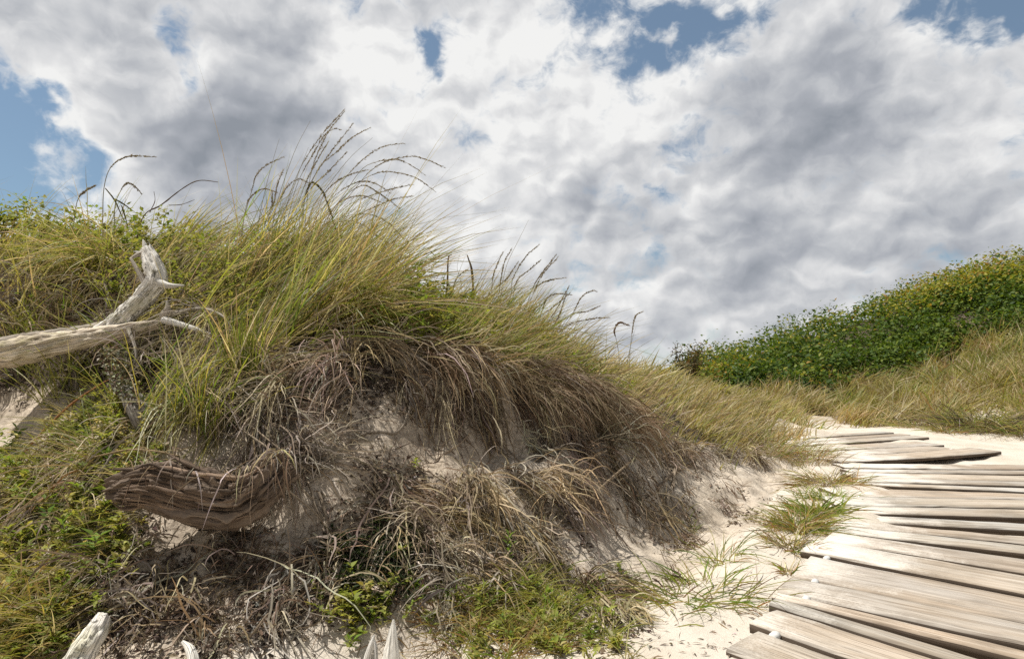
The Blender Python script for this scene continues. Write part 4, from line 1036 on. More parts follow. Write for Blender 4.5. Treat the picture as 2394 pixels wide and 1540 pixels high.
# rotten boat-shaped chunk of trunk
g0 = G(480, 1225); ds = g0[1] - .03
rc = thing('rotten_stump', 'dark brown rotten stump like a curved boat, deeply grooved, on the sandy bank', 'stump', g0)
def rot(a, s, t):
    ca, sa = np.cos(a * 2 * PI), np.sin(a * 2 * PI)
    w = fbm(s * 9, a * 5, 201, 3) * .9
    lay = np.mod(a * 12 + w + t * 1.6, 1)
    groove = np.where(lay < .72, (lay / .72) ** .6, 1 - (lay - .72) / .28)
    lipz = sstep(.085, .12, a) * (1 - sstep(.22, .27, a))
    front = np.exp(-((np.mod(a + .5, 1) - .47) / .075) ** 2) * np.exp(-((t - .50) / .20) ** 2)
    rag = 1 - np.exp(-t / .06) * (.75 * np.abs(vnoise(a * 19, 0 * a, 205)))
    crumb = sstep(.5, .75, t) * .30 * fbm(s * 45, a * 26, 207, 3)
    return (1 + (.40 * (groove - .6) + .17 * fbm(s * 46, a * 26, 203, 4)) * (1 - lipz * .85) - .62 * front + .16 * fbm(s * 6, a * 3, 209, 2) + crumb) * rag
woodpart('trunk', [(262, 1146, ds), (300, 1140, ds - .01), (355, 1141, ds - .02), (465, 1170, ds - .035), (552, 1178, ds - .03), (615, 1137, ds - .01), (668, 1080, ds + .03)], [30, 46, 58, 63, 58, 50, 40], rc, 'brown_wood', 170, 320, rot, squash=(.85, 1.0))
rs = np.random.default_rng(77)
_mid = catmull([(250, 1150, 0), (300, 1140, 0), (355, 1139, 0), (465, 1168, 0), (552, 1176, 0), (615, 1140, 0), (675, 1082, 0)], 100)[:, :2]
for i in range(22):
    f = i / 21                                   # splitting layers, from the top edge down to the lower rim
    off = -62 + 116 * f; k0 = int(rs.uniform(0, 14) + 10 * abs(f - .6)); k1 = int(k0 + rs.uniform(30, 62)) if i % 3 else int(k0 + rs.uniform(45, 84))
    ks = np.linspace(k0, min(k1, 96), 6).astype(int)
    taper = np.interp(ks, [0, 20, 60, 100], [.45, .85, .95, .72])
    pts = [(float(_mid[k][0]), float(_mid[k][1] + off * tp + rs.normal(0, 2.5)), ds - .036 - .034 * math.cos(off / 75) + rs.normal(0, .004)) for k, tp in zip(ks, taper)]
    w_ = rs.uniform(3.5, 8.5)
    woodpart('splinter', pts, [1.2, w_ * .9, w_, w_ * .9, w_ * .7, 1.5], rc, 'brown_wood', 12, 90, ridged(40 + i, 3, .30, .7, .16, 14), tuple(np.array([.60, .57, .54]) * rs.uniform(.5, 2.1)), squash=(1.0, .9))
for i in range(16):                              # torn fibres at the left end
    y0 = 1098 + 6.0 * i + rs.normal(0, 2); x1 = 330 + rs.normal(0, 8); tip = rs.uniform(245, 300)
    woodpart('splinter', [(tip, y0 + rs.normal(-2, 5), ds - rs.uniform(-.01, .05)), ((tip + x1) / 2, y0 + rs.normal(0, 3), ds - .035), (x1 + 20, 1139 + (y0 - 1139) * .95, ds - .040)], [.8, rs.uniform(3, 6), 5], rc, 'brown_wood', 9, 30, ridged(70 + i, 3, .3, .5, .14, 14), tuple(np.array([.60, .57, .54]) * rs.uniform(.6, 1.9)))
for i, (a_, b_, c_) in enumerate([((268, 1150), (300, 1158), (350, 1168)), ((280, 1131), (320, 1128), (370, 1130)), ((318, 1110), (350, 1106), (400, 1112)), ((362, 1090), (400, 1086), (450, 1104)), ((395, 1062), (430, 1080), (490, 1106))]):
    woodpart('splinter', [(*a_, ds - .015), (*b_, ds - .035), (*c_, ds - .04)], [2, 7, 5], rc, 'brown_wood', 12, 50, ridged(30 + i, 3, .2, .5, .08, 12), (.6, .57, .54))

def white_piece(label, pts, px, squash, seed, mat='white_wood', name='driftwood_splinter', cat='driftwood', extra=(), dig=.012):
    loc = W(*pts[0])
    t = thing(name, label, cat, loc)
    woodpart('trunk', pts, px, t, mat, 32, 90 if 'splinter' in label else 160, ridged(seed, 6, .12 if 'splinter' in label else .42, .6, .03 if 'splinter' in label else .1, 10), squash=squash, col=(.62, .62, .61))
    for e, ep in extra: woodpart('prong', e, ep, t, mat, 16, 50, ridged(seed + 2, 4, .1, .5, .03, 10))
    return t
white_piece('tall pointed white driftwood splinter upright at the foot of the bank', [(914, 1590, 1.235), (914, 1545, 1.235), (915, 1510, 1.24), (917, 1478, 1.245), (919, 1458, 1.25), (920, 1447, 1.252)], [25, 24, 20, 14.5, 9, 2], (1.0, .5), 301)
white_piece('small forked curl of white driftwood left of the tall splinter', [(852, 1580, 1.235), (858, 1540, 1.235), (866, 1512, 1.24), (871, 1496, 1.245), (876, 1484, 1.25)], [9, 8.5, 7, 6, 2], (1, .7), 303,
            extra=[([(878, 1560, 1.235), (879, 1525, 1.24), (876, 1500, 1.245), (869, 1486, 1.25)], [5, 5, 4, 1.5])])
white_piece('thick cracked grey and white driftwood limb in the bottom left grass', [(150, 1620, 1.19), (176, 1560, 1.215), (205, 1505, 1.245), (228, 1468, 1.275), (243, 1440, 1.30)], [28, 30, 29, 25, 15], (.9, 1), 305, 'spotted_wood', 'driftwood_limb')
white_piece('stubby white driftwood knob at the bottom edge between the limb and the tall splinter', [(448, 1580, 1.21), (452, 1545, 1.225), (444, 1518, 1.24), (428, 1500, 1.255)], [15, 14, 12, 5], (.9, 1), 307)

# ------------------------------------------------------------------ roots and twigs, each its own piece
def twig(name, label, cat, pts, px, col=(.5, .5, .5), lift=.012, group=None, depth=None, sides=7, knots=True):
    P = []
    for i, (x, y) in enumerate(pts):
        d = depth if depth else G(x, y)[1]
        P.append(W(x, y, d - (lift if np.isscalar(lift) else lift[i])))
    P = np.array(P); dm = P[:, 1].mean()
    f = (lambda a, s, t: 1 + .18 * vnoise(s * 60, a * 3, len(label)) + .25 * np.maximum(0, vnoise(s * 22, 0 * a, len(label) + 3) - .4)) if knots else None
    V, Q, T, C, U_ = tube(P, prad(px, dm), sides, max(24, len(pts) * 12), f, col)
    b = Bag(); b.add(V, Q, T, C, U_)
    o = link(name, b.mesh(name, smooth=True), M['twig'])
    o['label'] = label; o['category'] = cat
    if group: o['group'] = group
    return o
RT = 'roots on the bare bank'; ST = 'dead stems leaning across the bank'
twig('root', 'long pale looping root arching over the bare sand in the middle of the bank', 'root', [(729, 1096), (779, 1064), (806, 1037), (856, 1012), (897, 1010), (924, 1012), (947, 987), (958, 951), (958, 910), (954, 880)], [3, 4, 4, 3.5, 3.5, 3.5, 3.5, 4, 3.5, 2], group=RT)
twig('root', 'bent grey root hanging just right of the rotten stump', 'root', [(731, 1094), (718, 1114), (729, 1150), (738, 1187), (756, 1218)], [3, 3.5, 3, 3, 2], (.55, .53, .5), group=RT)
twig('root', 'short kinked grey root below the start of the looping root', 'root', [(747, 1150), (755, 1180), (763, 1212), (768, 1250)], [3.5, 4.5, 4, 2], (.55, .53, .5), group=RT)
twig('root', 'pale zigzag root dangling at the right end of the bank', 'root', [(1590, 1085), (1577, 1100), (1573, 1137), (1562, 1155), (1562, 1184), (1581, 1198)], [3, 4.5, 4.5, 4, 4, 2.5], (.66, .64, .6), lift=.05, group=RT)
twig('root', 'dark hooked root curling down below the zigzag root', 'root', [(1581, 1198), (1562, 1209), (1535, 1216), (1524, 1236), (1521, 1258)], [3, 3.5, 4, 4, 2.5], (.22, .19, .17), lift=.04, group=RT)
twig('root', 'thin root trailing left from beside the zigzag root', 'root', [(1548, 1140), (1508, 1155), (1471, 1159), (1440, 1170)], [2, 2.5, 2, 1.2], (.5, .48, .45), group=RT)
twig('root', 'dark gnarled root poking out above the zigzag root', 'root', [(1640, 1058), (1612, 1089), (1576, 1105), (1546, 1132), (1538, 1150)], [2, 3.5, 4, 3.5, 2], (.3, .27, .24), lift=.05, group=RT)
twig('root', 'grey S-shaped root in the shade at the foot of the bank', 'root', [(972, 1284), (983, 1266), (1010, 1292), (1056, 1318), (1097, 1318), (1160, 1295)], [2, 3, 3, 3, 2.5, 2], (.55, .54, .53), group=RT)
twig('root', 'thin pale root running down from the thatched lip toward the bank middle', 'root', [(1156, 1030), (1185, 1050), (1213, 1075), (1258, 1112), (1290, 1150)], [2, 2.5, 2.5, 2, 1.2], (.6, .58, .56), group=RT)
twig('root', 'curved root stub rising right of the looping root', 'root', [(1019, 1075), (1056, 1050), (1078, 1034), (1101, 1010)], [2, 2.5, 2.5, 1.5], (.55, .5, .45), lift=.02, group=RT)
twig('twig', 'longest dead stem, curving up across the right of the bank to the lip', 'dead stem', [(1338, 1241), (1358, 1196), (1403, 1141), (1467, 1084), (1500, 1052)], [1.8, 2.4, 2.4, 2.2, 1.5], (.6, .55, .47), lift=(.0, .06, .10, .10, .05), group=ST)
twig('twig', 'straight dead stem slanting low across the bank left of the longest one', 'dead stem', [(1195, 1173), (1281, 1123), (1349, 1087), (1420, 1052)], [1.6, 2.2, 2.2, 1.5], (.6, .56, .5), lift=(.0, .06, .09, .06), group=ST)
twig('twig', 'arched dead stem crossing the straight slanting one', 'dead stem', [(1270, 1165), (1279, 1123), (1303, 1069), (1326, 1041), (1362, 1019)], [1.6, 2.2, 2.2, 2, 1.5], (.58, .54, .48), lift=(.0, .05, .08, .08, .05), group=ST)
twig('twig', 'short dead stem standing below the arched stem', 'dead stem', [(1299, 1235), (1330, 1196), (1360, 1160)], [1.5, 2, 1.4], (.58, .54, .48), lift=(.0, .05, .06), group=ST)
twig('twig', 'dead stem leaning over the green patch at the foot of the bank', 'dead stem', [(1245, 1402), (1275, 1358), (1303, 1316)], [1.5, 2, 1.4], (.58, .54, .48), lift=(.0, .04, .05), group=ST)
twig('twig', 'long straight dead stem lying across the rotten stump toward its lower right', 'dead stem', [(600, 1080), (640, 1115), (675, 1146), (743, 1205), (765, 1241)], [1.6, 2, 2, 2, 1.4], (.62, .6, .56), lift=(.12, .12, .09, .03, .0), group=ST)
twig('twig', 'pale upper stem of the pair over the right end of the rotten stump', 'dead stem', [(575, 985), (630, 1030), (690, 1078), (735, 1110)], [1.5, 2, 2, 1.4], (.66, .63, .58), lift=(.08, .10, .08, .02), group=ST)
twig('twig', 'pale lower stem of the pair over the right end of the rotten stump', 'dead stem', [(560, 1000), (620, 1042), (668, 1085), (700, 1120)], [1.5, 2, 2, 1.4], (.62, .6, .56), lift=(.08, .12, .11, .06), group=ST)
twig('twig', 'long arching straw stem over the green creepers left of the rotten stump', 'dead stem', [(110, 1130), (190, 1079), (254, 1060), (305, 1051), (364, 1054), (419, 1066)], [1.4, 2, 2.3, 2.3, 2.3, 2], (.56, .49, .34), lift=(.0, .05, .09, .11, .11, .10), group=ST)
twig('twig', 'rust-coloured stem slanting above the pale sand patch at the left', 'dead stem', [(50, 1065), (106, 1003), (169, 943), (237, 897), (262, 885)], [2, 2.6, 2.4, 2, 1.2], (.62, .34, .17), lift=(.01, .06, .09, .08, .05), group=ST)
twig('twig', 'dark stem hanging straight below the left tip of the rotten stump', 'dead stem', [(326, 1200), (320, 1240), (330, 1290), (364, 1352)], [1.5, 2, 2, 1.3], (.5, .46, .4), lift=(.03, .03, .03, .0), group=ST)
twig('twig', 'dead stem slanting up from the bottom left toward the rotten stump', 'dead stem', [(229, 1346), (305, 1286), (372, 1244)], [1.5, 2, 1.4], (.52, .48, .42), lift=(.0, .05, .06), group=ST)
twig('twig', 'kinked pale stem among dead leaves above the bottom edge', 'dead stem', [(575, 1500), (600, 1468), (627, 1434), (637, 1447)], [2, 2.6, 2.6, 1.6], (.56, .53, .48), lift=(.0, .04, .06, .05), group=ST)
twig('twig', 'thin grey stem standing left of the kinked pale stem', 'dead stem', [(440, 1490), (465, 1450), (500, 1414)], [1.6, 2.2, 1.5], (.5, .46, .4), lift=(.0, .04, .05), group=ST)

# twigs against the sky
def skytwig(label, d, segs, loc):
    t = thing('dead_twig', label, 'twig', loc)
    for nm, pts, px in segs:
        P = np.array([W(x, y, d) for x, y in pts])
        V, Q, T, C, U_ = tube(P, prad([v * .5 for v in px], d), 7, len(pts) * 12, lambda a, s, t: 1 + .35 * vnoise(s * 40, a * 2, 9), (.30, .25, .20))
        b = Bag(); b.add(V, Q, T, C, U_); link(nm, b.mesh(nm, origin=t.location, smooth=True), M['twig'], t)
def crest_at(x, dd): 
    X = (x - CX) / F * dd
    return np.array([X, dd, float(gz(X, dd))])
skytwig('bare dark twig rising from the grass left of the tall grass plumes', 2.75, [('stem', [(310, 612), (334, 509), (377, 479), (434, 436), (468, 422), (510, 426)], [3.5, 3, 2.8, 2.5, 2, 1.2]), ('side_twig', [(350, 497), (362, 470), (360, 448)], [2, 1.6, 1]), ('side_twig', [(395, 480), (425, 478), (455, 467)], [1.8, 1.5, 1])], crest_at(310, 2.75))
skytwig('straight dark twig pointing right from the weeds below the plumes', 2.8, [('stem', [(850, 690), (935, 627), (978, 602), (1034, 578)], [3, 3.4, 3, 2]), ('side_twig', [(1008, 590), (1016, 596)], [2, 1.4]), ('side_twig', [(958, 612), (957, 592), (955, 582)], [2, 1.5, 1])], crest_at(850, 2.8))
skytwig('drooping dark twig with small leaves under the straight dark twig', 2.78, [('stem', [(860, 700), (935, 645), (966, 639), (1002, 656), (1038, 663)], [3, 3.2, 3, 2.6, 1.6]), ('side_twig', [(966, 639), (990, 632), (1011, 631)], [1.8, 1.6, 1])], crest_at(860, 2.78))
twig('twig', 'hooked dead stem standing bare against the sky right of the two dark twigs', 'dead stem', [(1040, 740), (1046, 660), (1048, 604), (1056, 595)], [2.4, 2.4, 2, 1.4], (.25, .2, .15), lift=0, depth=2.85)
twig('twig', 'forked-looking dead stem against the sky beside the hooked one', 'dead stem', [(1108, 740), (1104, 640), (1096, 607), (1092, 596)], [2.6, 2.8, 2.6, 1.4], (.28, .23, .17), lift=0, depth=2.9)

# ------------------------------------------------------------------ seeding grass stalks against the sky
def stalk(parent, pts, d, seed, head=.42, hw=.0042, rad=.0013, name='seed_stalk', col=(.30, .26, .15), headcol=None, thick=1.0):
    r = np.random.default_rng(seed)
    P = np.array([W(x, y, d + .05 * math.sin(seed * 7.7) * (i / len(pts))) for i, (x, y) in enumerate(pts)])
    b = Bag(); V, Q, T, C, U_ = tube(P, [rad * 1.15, rad, rad * .8, rad * .35], 5, 40, None, col); b.add(V, Q, T, C, U_)
    so_ = link(name, b.mesh(name, origin=parent.location, smooth=True), M['dry'], parent)
    if head:
        c = catmull(P, 200); k0 = int(200 * (1 - head)); n = int(150 * head * 3.6 * thick)
        k = r.integers(k0, 199, n); T_ = nrm(c[np.minimum(k + 1, 199)] - c[np.maximum(k - 1, 0)])
        e = np.sin(np.clip((k - k0) / (199 - k0), 0, 1) * PI) ** .5
        p = c[k] + r.normal(0, 1, (n, 3)) * (hw * .30 * e)[:, None]
        hc = np.array(headcol if headcol else (.25, .205, .13))
        b = Bag(); add_leaves(b, leaves(p, T_ + r.normal(0, .22, (n, 3)), r.normal(0, 1, (n, 3)), U(.007, .016, n, r), hw * .27 * (.4 + e) * r.uniform(.6, 1.2, n), hc[None] * r.uniform(.7, 1.4, (n, 1))))
        link('seed_head', b.mesh('seed_head', origin=parent.location), M['dry'], so_)
def z2(u, v): return (467.6 + u * .3037, 233.8 + v * .3037)
def z3(u, v): return (935.2 + u * .3037, 514.4 + v * .3037)
def z1(u, v): return (u * .3037, 420.8 + v * .3037)
tg = thing('tall_grass_clump', 'tallest clump of marram grass with wind-swept seed plumes against the clouds', 'grass clump', crest_at(690, 2.55))
ST2 = [[(330, 950), (400, 690), (430, 590), (500, 510), (650, 435)], [(450, 940), (500, 700), (560, 470), (610, 300)], [(570, 880), (640, 640), (740, 370), (850, 160)], [(650, 900), (700, 700), (790, 490), (930, 280), (1060, 130), (1115, 70)],
 [(690, 860), (760, 620), (880, 400), (960, 270), (1030, 225), (1085, 230)], [(840, 640), (880, 480), (920, 380), (1000, 230), (1110, 90)], [(780, 820), (860, 620), (1000, 410), (1180, 180)], [(800, 780), (920, 520), (1040, 410), (1170, 290), (1310, 215)],
 [(860, 840), (1000, 640), (1160, 440), (1330, 290)], [(940, 860), (1080, 650), (1200, 510), (1330, 400), (1450, 350), (1580, 335)], [(980, 920), (1100, 740), (1240, 540), (1350, 480), (1520, 450), (1640, 435), (1770, 470), (1880, 520)],
 [(1000, 930), (1180, 700), (1320, 540), (1480, 460), (1600, 490), (1730, 575)], [(940, 980), (1060, 800), (1230, 630), (1400, 555), (1560, 570), (1680, 610), (1810, 705)], [(980, 960), (1100, 760), (1250, 660), (1380, 720), (1540, 835)],
 [(1000, 980), (1130, 820), (1300, 740), (1500, 680), (1640, 650)], [(1020, 1000), (1180, 900), (1380, 810), (1500, 760), (1640, 740)], [(340, 900), (370, 780), (430, 710), (500, 685), (600, 715)], [(580, 860), (640, 720), (700, 640), (770, 610), (850, 650)],
 [(900, 900), (960, 720), (1080, 610), (1200, 560), (1290, 540)], [(880, 940), (1010, 760), (1190, 640), (1340, 640), (1470, 720)], [(1000, 1000), (1120, 900), (1290, 880), (1440, 940), (1570, 1070)], [(960, 1010), (1120, 930), (1250, 960), (1370, 1050), (1460, 1110)],
 [(720, 920), (790, 700), (850, 560), (940, 400), (990, 320)], [(740, 930), (850, 690), (980, 560), (1130, 400)], [(620, 920), (690, 760), (760, 560), (835, 365)], [(980, 1030), (1110, 1040), (1250, 1100), (1380, 1190)], [(860, 1000), (1000, 850), (1130, 760), (1260, 740), (1400, 790)],
 [(520, 960), (560, 830), (600, 640), (640, 540)], [(500, 960), (548, 830), (556, 715)]]
for i, s in enumerate(ST2):
    b0 = s[0]; base = (b0[0] - 60 + 20 * math.sin(i), 1500)
    stalk(tg, [z2(*base), z2(b0[0] - 20, b0[1] + 190)] + [z2(*p_) for p_ in s], 2.55 + .05 * math.sin(i * 2.3), 400 + i, .34 if i not in (1, 2, 8, 24) else .0)
stalk(tg, [z2(780, 1200), z2(800, 800), z2(840, 660), z2(875, 640), z2(940, 700), z2(1000, 850), z2(1050, 1000), z2(1110, 1085)], 2.5, 450, .62, .006, .0018, headcol=(.11, .10, .045), thick=1.3)
def clumpblades(parent, n, x, y0, d, Lr, mix, seed, az=0.2, spread=.16, tilt=(.05, .5), droop=(.1, .8), hw=(.0012, .0022), name='blades', mat='grass'):
    r = np.random.default_rng(seed)
    X = (x - CX) / F * d
    b_ = np.stack([X + r.normal(0, spread, n), d + r.normal(0, spread * .6, n), np.zeros(n)], -1); b_[:, 2] = gz(b_[:, 0], b_[:, 1]) - .01
    col = pick(n, mix, r); st = pick(n, [(1, STRAW)], r)
    res = blades(b_, U(*Lr, n, r), U(*hw, n, r), r.normal(az, .4, n), U(*tilt, n, r) + .12, U(*droop, n, r) * .75, col, 8, np.where(r.random((n, 1)) < .5, st, col), st * .8, r)
    b = Bag(); add_strips(b, res); return link(name, b.mesh(name, origin=parent.location), M[mat], parent)
clumpblades(tg, 900, 690, 640, 2.5, (.28, .66), [(4, OLIVE), (3, GREEN), (4, STRAW)], 460)
tg2 = thing('tall_grass_clump', 'second clump of seeding grass standing right of the twigs on the crest', 'grass clump', crest_at(1160, 2.85))
ST3 = [[(740, 690), (760, 560), (800, 340), (860, 220)], [(700, 620), (720, 420), (790, 250)], [(800, 720), (850, 600), (870, 450), (960, 290), (1070, 190)], [(780, 560), (820, 350), (920, 140), (990, 0)], [(940, 700), (1000, 620), (1090, 430), (1220, 280)],
 [(980, 640), (1050, 470), (1200, 270)], [(1000, 640), (1060, 510), (1150, 465), (1270, 445)], [(1140, 800), (1220, 660), (1300, 510)], [(1180, 830), (1230, 720), (1280, 570)], [(1250, 860), (1330, 720), (1400, 590), (1480, 545), (1515, 550)],
 [(1240, 840), (1320, 730), (1450, 700), (1540, 660)], [(1180, 880), (1300, 800), (1480, 760), (1610, 750)], [(620, 700), (700, 560), (820, 450), (910, 320)], [(860, 640), (900, 470), (1000, 380), (1080, 310)], [(560, 700), (660, 560), (740, 470)], [(1000, 800), (1150, 690), (1240, 620), (1310, 560)],
 [(400, 690), (420, 480), (500, 390), (520, 385)], [(480, 700), (470, 470), (440, 370), (460, 260)], [(1080, 760), (1120, 620), (1200, 570), (1320, 575)]]
for i, s in enumerate(ST3):
    b0 = s[0]
    stalk(tg2, [z3(b0[0] - 90, b0[1] + 420), z3(b0[0] - 30, b0[1] + 200)] + [z3(*p_) for p_ in s], 2.85 + .06 * math.sin(i * 2.1), 500 + i, .38 if i not in (3, 14, 17) else .0, .0044)
clumpblades(tg2, 650, 1150, 760, 2.85, (.18, .42), [(4, OLIVE), (2, GREEN), (4, STRAW)], 560)
for lab, pts, head in [('tall reed with a long seed head bent flat rightward on the left skyline', [(238, 600), (240, 520), (243, 440), (260, 390), (300, 366), (362, 367)], .36),
                       ('thin stalk with a short hooked seed head just beside the tall bent reed', [(264, 600), z1(880, 390), z1(885, 200), z1(920, 100), z1(970, 30), z1(1030, 45), z1(1090, 105)], .3),
                       ('stalk with a narrow leaf bent over, leftmost on the skyline', [(168, 560), z1(590, 180), z1(650, 90), z1(730, 45)], .35)]:
    t = thing('seed_stalk', lab, 'grass stalk', W(pts[0][0], pts[0][1], 2.75)); 
    stalk(t, pts, 2.75, len(lab), head, .006, .0019, 'stem')
    if lab[0] == 't':
        r = np.random.default_rng(3); b = Bag()
        for lp_ in ([(246, 440), (268, 468), (285, 505), (303, 535)], [(268, 465), (290, 478), (318, 498)], [(284, 480), (292, 505), (302, 540)]):
            P = catmull(dpath([(x, y, 2.74) for x, y in lp_]), 10)[None]; T = nrm(np.gradient(P, axis=1))
            res = strips(P, np.interp(np.linspace(0, 1, 10), [0, .3, 1], [.6, 1, .1])[None] * .004, nrm(np.cross(T, np.array([0, 1.0, .2]))), np.array([[.16, .15, .07]])); add_strips(b, res)
        link('leaf_blades', b.mesh('leaf_blades', origin=t.location), M['grass'], t)
for lab, pts, hc in [('feathery dark seed head drooping right on the low skyline', [z3(1690, 1300), z3(1685, 1060), z3(1670, 940), z3(1650, 850), z3(1690, 790), z3(1765, 812)], (.14, .09, .06)),
                     ('upright curled seed head on a thin stalk right of the feathery one', [z3(1760, 1300), z3(1768, 1060), z3(1775, 960), z3(1790, 840), z3(1812, 740), z3(1868, 704)], (.2, .16, .1))]:
    t = thing('seed_stalk', lab, 'grass stalk', W(pts[0][0], pts[0][1], 3.4)); stalk(t, pts, 3.4, len(lab), .34, .009 if hc[0] < .15 else .006, .0016, 'stem', headcol=tuple(v * 1.5 for v in hc))
# ------------------------------------------------------------------ single tufts, sprigs and the bush
def tuft(label, x, y, n, L, mixg, mixd, seed, spread=.04, tilt=(.1, 1.1), droop=(.3, 1.1), hw=(.0012, .0024), fd=.4, az=None, name='grass_tuft', flat=False):
    c = G(x, y); t = thing(name, label, 'grass tuft', c); r = np.random.default_rng(seed)
    for nm, m_, mix, mat in (('green_blades', int(n * (1 - fd)), mixg, 'grass'), ('dry_blades', int(n * fd), mixd, 'dry')):
        if m_ < 3: continue
        b_ = np.tile(c, (m_, 1)) + np.concatenate([r.normal(0, spread, (m_, 2)), np.zeros((m_, 1))], 1); b_[:, 2] = gz(b_[:, 0], b_[:, 1]) - .006
        out = np.arctan2(b_[:, 1] - c[1], b_[:, 0] - c[0])
        a = out + r.normal(0, .8, m_) if az is None else r.normal(az, 1.0, m_)
        tl = U(*tilt, m_, r) * (1.25 if mat == 'dry' else 1)
        col = pick(m_, mix, r); st = pick(m_, [(1, STRAW)], r)
        res = blades(b_, U(*L, m_, r), U(*hw, m_, r), a, np.minimum(tl, 1.35), U(*droop, m_, r), col, 7, np.where(r.random((m_, 1)) < .5, st, col), st * .8, r)
        b = Bag(); add_strips(b, res); link(nm, b.mesh(nm, origin=t.location), M[mat], t)
    return t
GO = [(4, OLIVE), (4, GREEN), (1, RUST)]; RD = [(3, RUST), (3, STRAW), (1, GREYS)]; DD = [(4, BROWN), (3, GREYS), (2, STRAW)]
tuft('bushy olive and orange grass tuft on the sand at the left edge of the boardwalk', 1865, 1240, 420, (.05, .15), GO, RD, 601, .042, fd=.45)
tuft('broad-bladed green grass tuft right behind the bushy orange one beside the planks', 1905, 1203, 300, (.05, .13), [(5, GREEN), (2, OLIVE)], RD, 602, .042, fd=.15, hw=(.002, .004))
tuft('low rusty grass tuft in front of the bushy one, fraying onto the sand', 1850, 1278, 230, (.04, .10), GO, RD, 603, .030, fd=.7)
tuft('orange dry grass tuft spreading over the plank ends where the path narrows', 1935, 1128, 420, (.07, .18), [(3, OLIVE), (1, GREEN)], RD, 604, .07, fd=.75, tilt=(.4, 1.3))
tuft('dark green grass tuft under the orange one at the plank ends', 1930, 1168, 220, (.04, .11), [(6, GREEN), (1, OLIVE)], RD, 605, .05, fd=.1)
tuft('tiny rusty tuft sprouting at a plank corner left of the boardwalk', 1843, 1340, 60, (.02, .07), GO, RD, 606, .012, fd=.6)
tuft('tall straw grass tuft leaning at the nose of the dune beside the far planks', 1800, 1060, 600, (.14, .34), GO, [(4, STRAW), (2, RUST), (1, GREYS)], 607, .12, fd=.55)
tuft('spiky bare-stemmed tuft between the dune nose and the boardwalk', 1890, 1090, 160, (.10, .26), GO, [(3, GREYS), (2, RUST), (2, STRAW)], 608, .08, fd=.8, hw=(.001, .0018), tilt=(.05, .6))
tuft('large grass tuft with a dark dead skirt on the sand right of the far planks', 2290, 1006, 800, (.20, .50), [(5, OLIVE), (3, GREEN)], [(5, HUMUS_SHADE), (3, BROWN), (1, GREYS)], 609, .15, fd=.55, hw=(.002, .004))
tuft('dry grass tuft at the right edge beyond the boardwalk', 2400, 1015, 500, (.2, .42), [(4, OLIVE), (2, GREEN)], [(3, BROWN), (3, STRAW)], 610, .14, fd=.5, hw=(.002, .004))
tuft('small green tuft on the back sand left of the large dark-skirted one', 2150, 1000, 220, (.10, .26), [(4, OLIVE), (3, GREEN)], RD, 611, .09, fd=.4, hw=(.002, .004))
tuft('small straw tuft on the back sand above the far end of the planks', 2040, 992, 200, (.10, .24), [(4, OLIVE), (2, GREEN)], RD, 612, .09, fd=.5, hw=(.002, .004))
tuft('rusty tuft on the back sand between the straw tuft and the dark-skirted one', 2215, 1012, 160, (.08, .2), [(4, OLIVE), (2, GREEN)], RD, 613, .07, fd=.6, hw=(.002, .004))
tuft('sprawling thin green grass on the white sand below the bank, right of the green patch', 1655, 1385, 130, (.05, .15), [(6, GREEN), (2, OLIVE)], RD, 614, .07, fd=.2, tilt=(.3, 1.2), hw=(.0012, .0022))
tuft('leaning thin green grass shoot standing above the sprawling one on the sand', 1690, 1315, 60, (.06, .16), [(6, GREEN), (1, OLIVE)], RD, 615, .03, fd=.2, tilt=(.1, .9), hw=(.0012, .002))
tuft('flat straggling grass at the lower left end of the white sand slope', 1590, 1410, 90, (.04, .12), [(5, GREEN), (3, OLIVE)], RD, 616, .05, fd=.25, tilt=(.6, 1.3), hw=(.0012, .0022))
tuft('small dark green tuft on the bank beside the hooked root', 1605, 1232, 80, (.03, .08), [(5, GREEN), (1, OLIVE)], DD, 617, .02, fd=.3)
tuft('bright upright green tuft between the log and the sand patch at the left', 100, 800, 120, (.10, .24), [(6, GREEN), (1, OLIVE)], DD, 618, .03, fd=.05, tilt=(.05, .5), droop=(.05, .4), hw=(.0016, .003))
tuft('dead brown tuft hanging at the lower right end of the bank', 1415, 1395, 240, (.05, .15), [(2, OLIVE)], DD, 619, .035, fd=.95, tilt=(.3, 1.3), az=-.8)
tuft('rusty fuzzy tuft right of the tall white splinter', 1040, 1465, 420, (.03, .09), [(2, OLIVE)], [(4, RUST), (3, STRAW), (1, BROWN)], 620, .06, fd=.85, hw=(.0007, .0013))

# long green blades falling over the bank in front of the tall clump
def cascade(label, x, y, dfront, n, v, spread, L, mix, seed, grav=.13, src=.07):
    c = G(x, y); c = c + np.array([0, -dfront, .03]); t = thing('grass_clump', label, 'grass clump', c); r = np.random.default_rng(seed)
    b_ = np.tile(c, (n, 1)) + r.normal(0, src, (n, 3)) * [1, .5, .5]
    b_[:, 2] = np.maximum(b_[:, 2], gz(b_[:, 0], b_[:, 1]))
    vv = np.array(v)[None] + r.normal(0, spread, (n, 3))
    b = Bag(); add_strips(b, drape(b_, vv, U(*L, n, r), U(.0011, .0021, n, r), pick(n, mix, r), 11, grav, U(.01, .06, n, r), r, .05, .0))
    link('blades', b.mesh('blades', origin=t.location), M['grass'], t)
cascade('long green grass blades falling over the bank left of the thatched lip', 690, 700, .05, 420, (.25, -.5, .75), .38, (.26, .52), [(6, GREEN), (3, OLIVE), (2, STRAW)], 631)
cascade('upright bright green blades standing above the rotten stump', 575, 950, .02, 130, (.05, -.15, 1), .14, (.16, .36), [(4, C_((.16, .20, .03), (.20, .22, .05))), (2, GREEN), (1, STRAW)], 632, .05, .02)
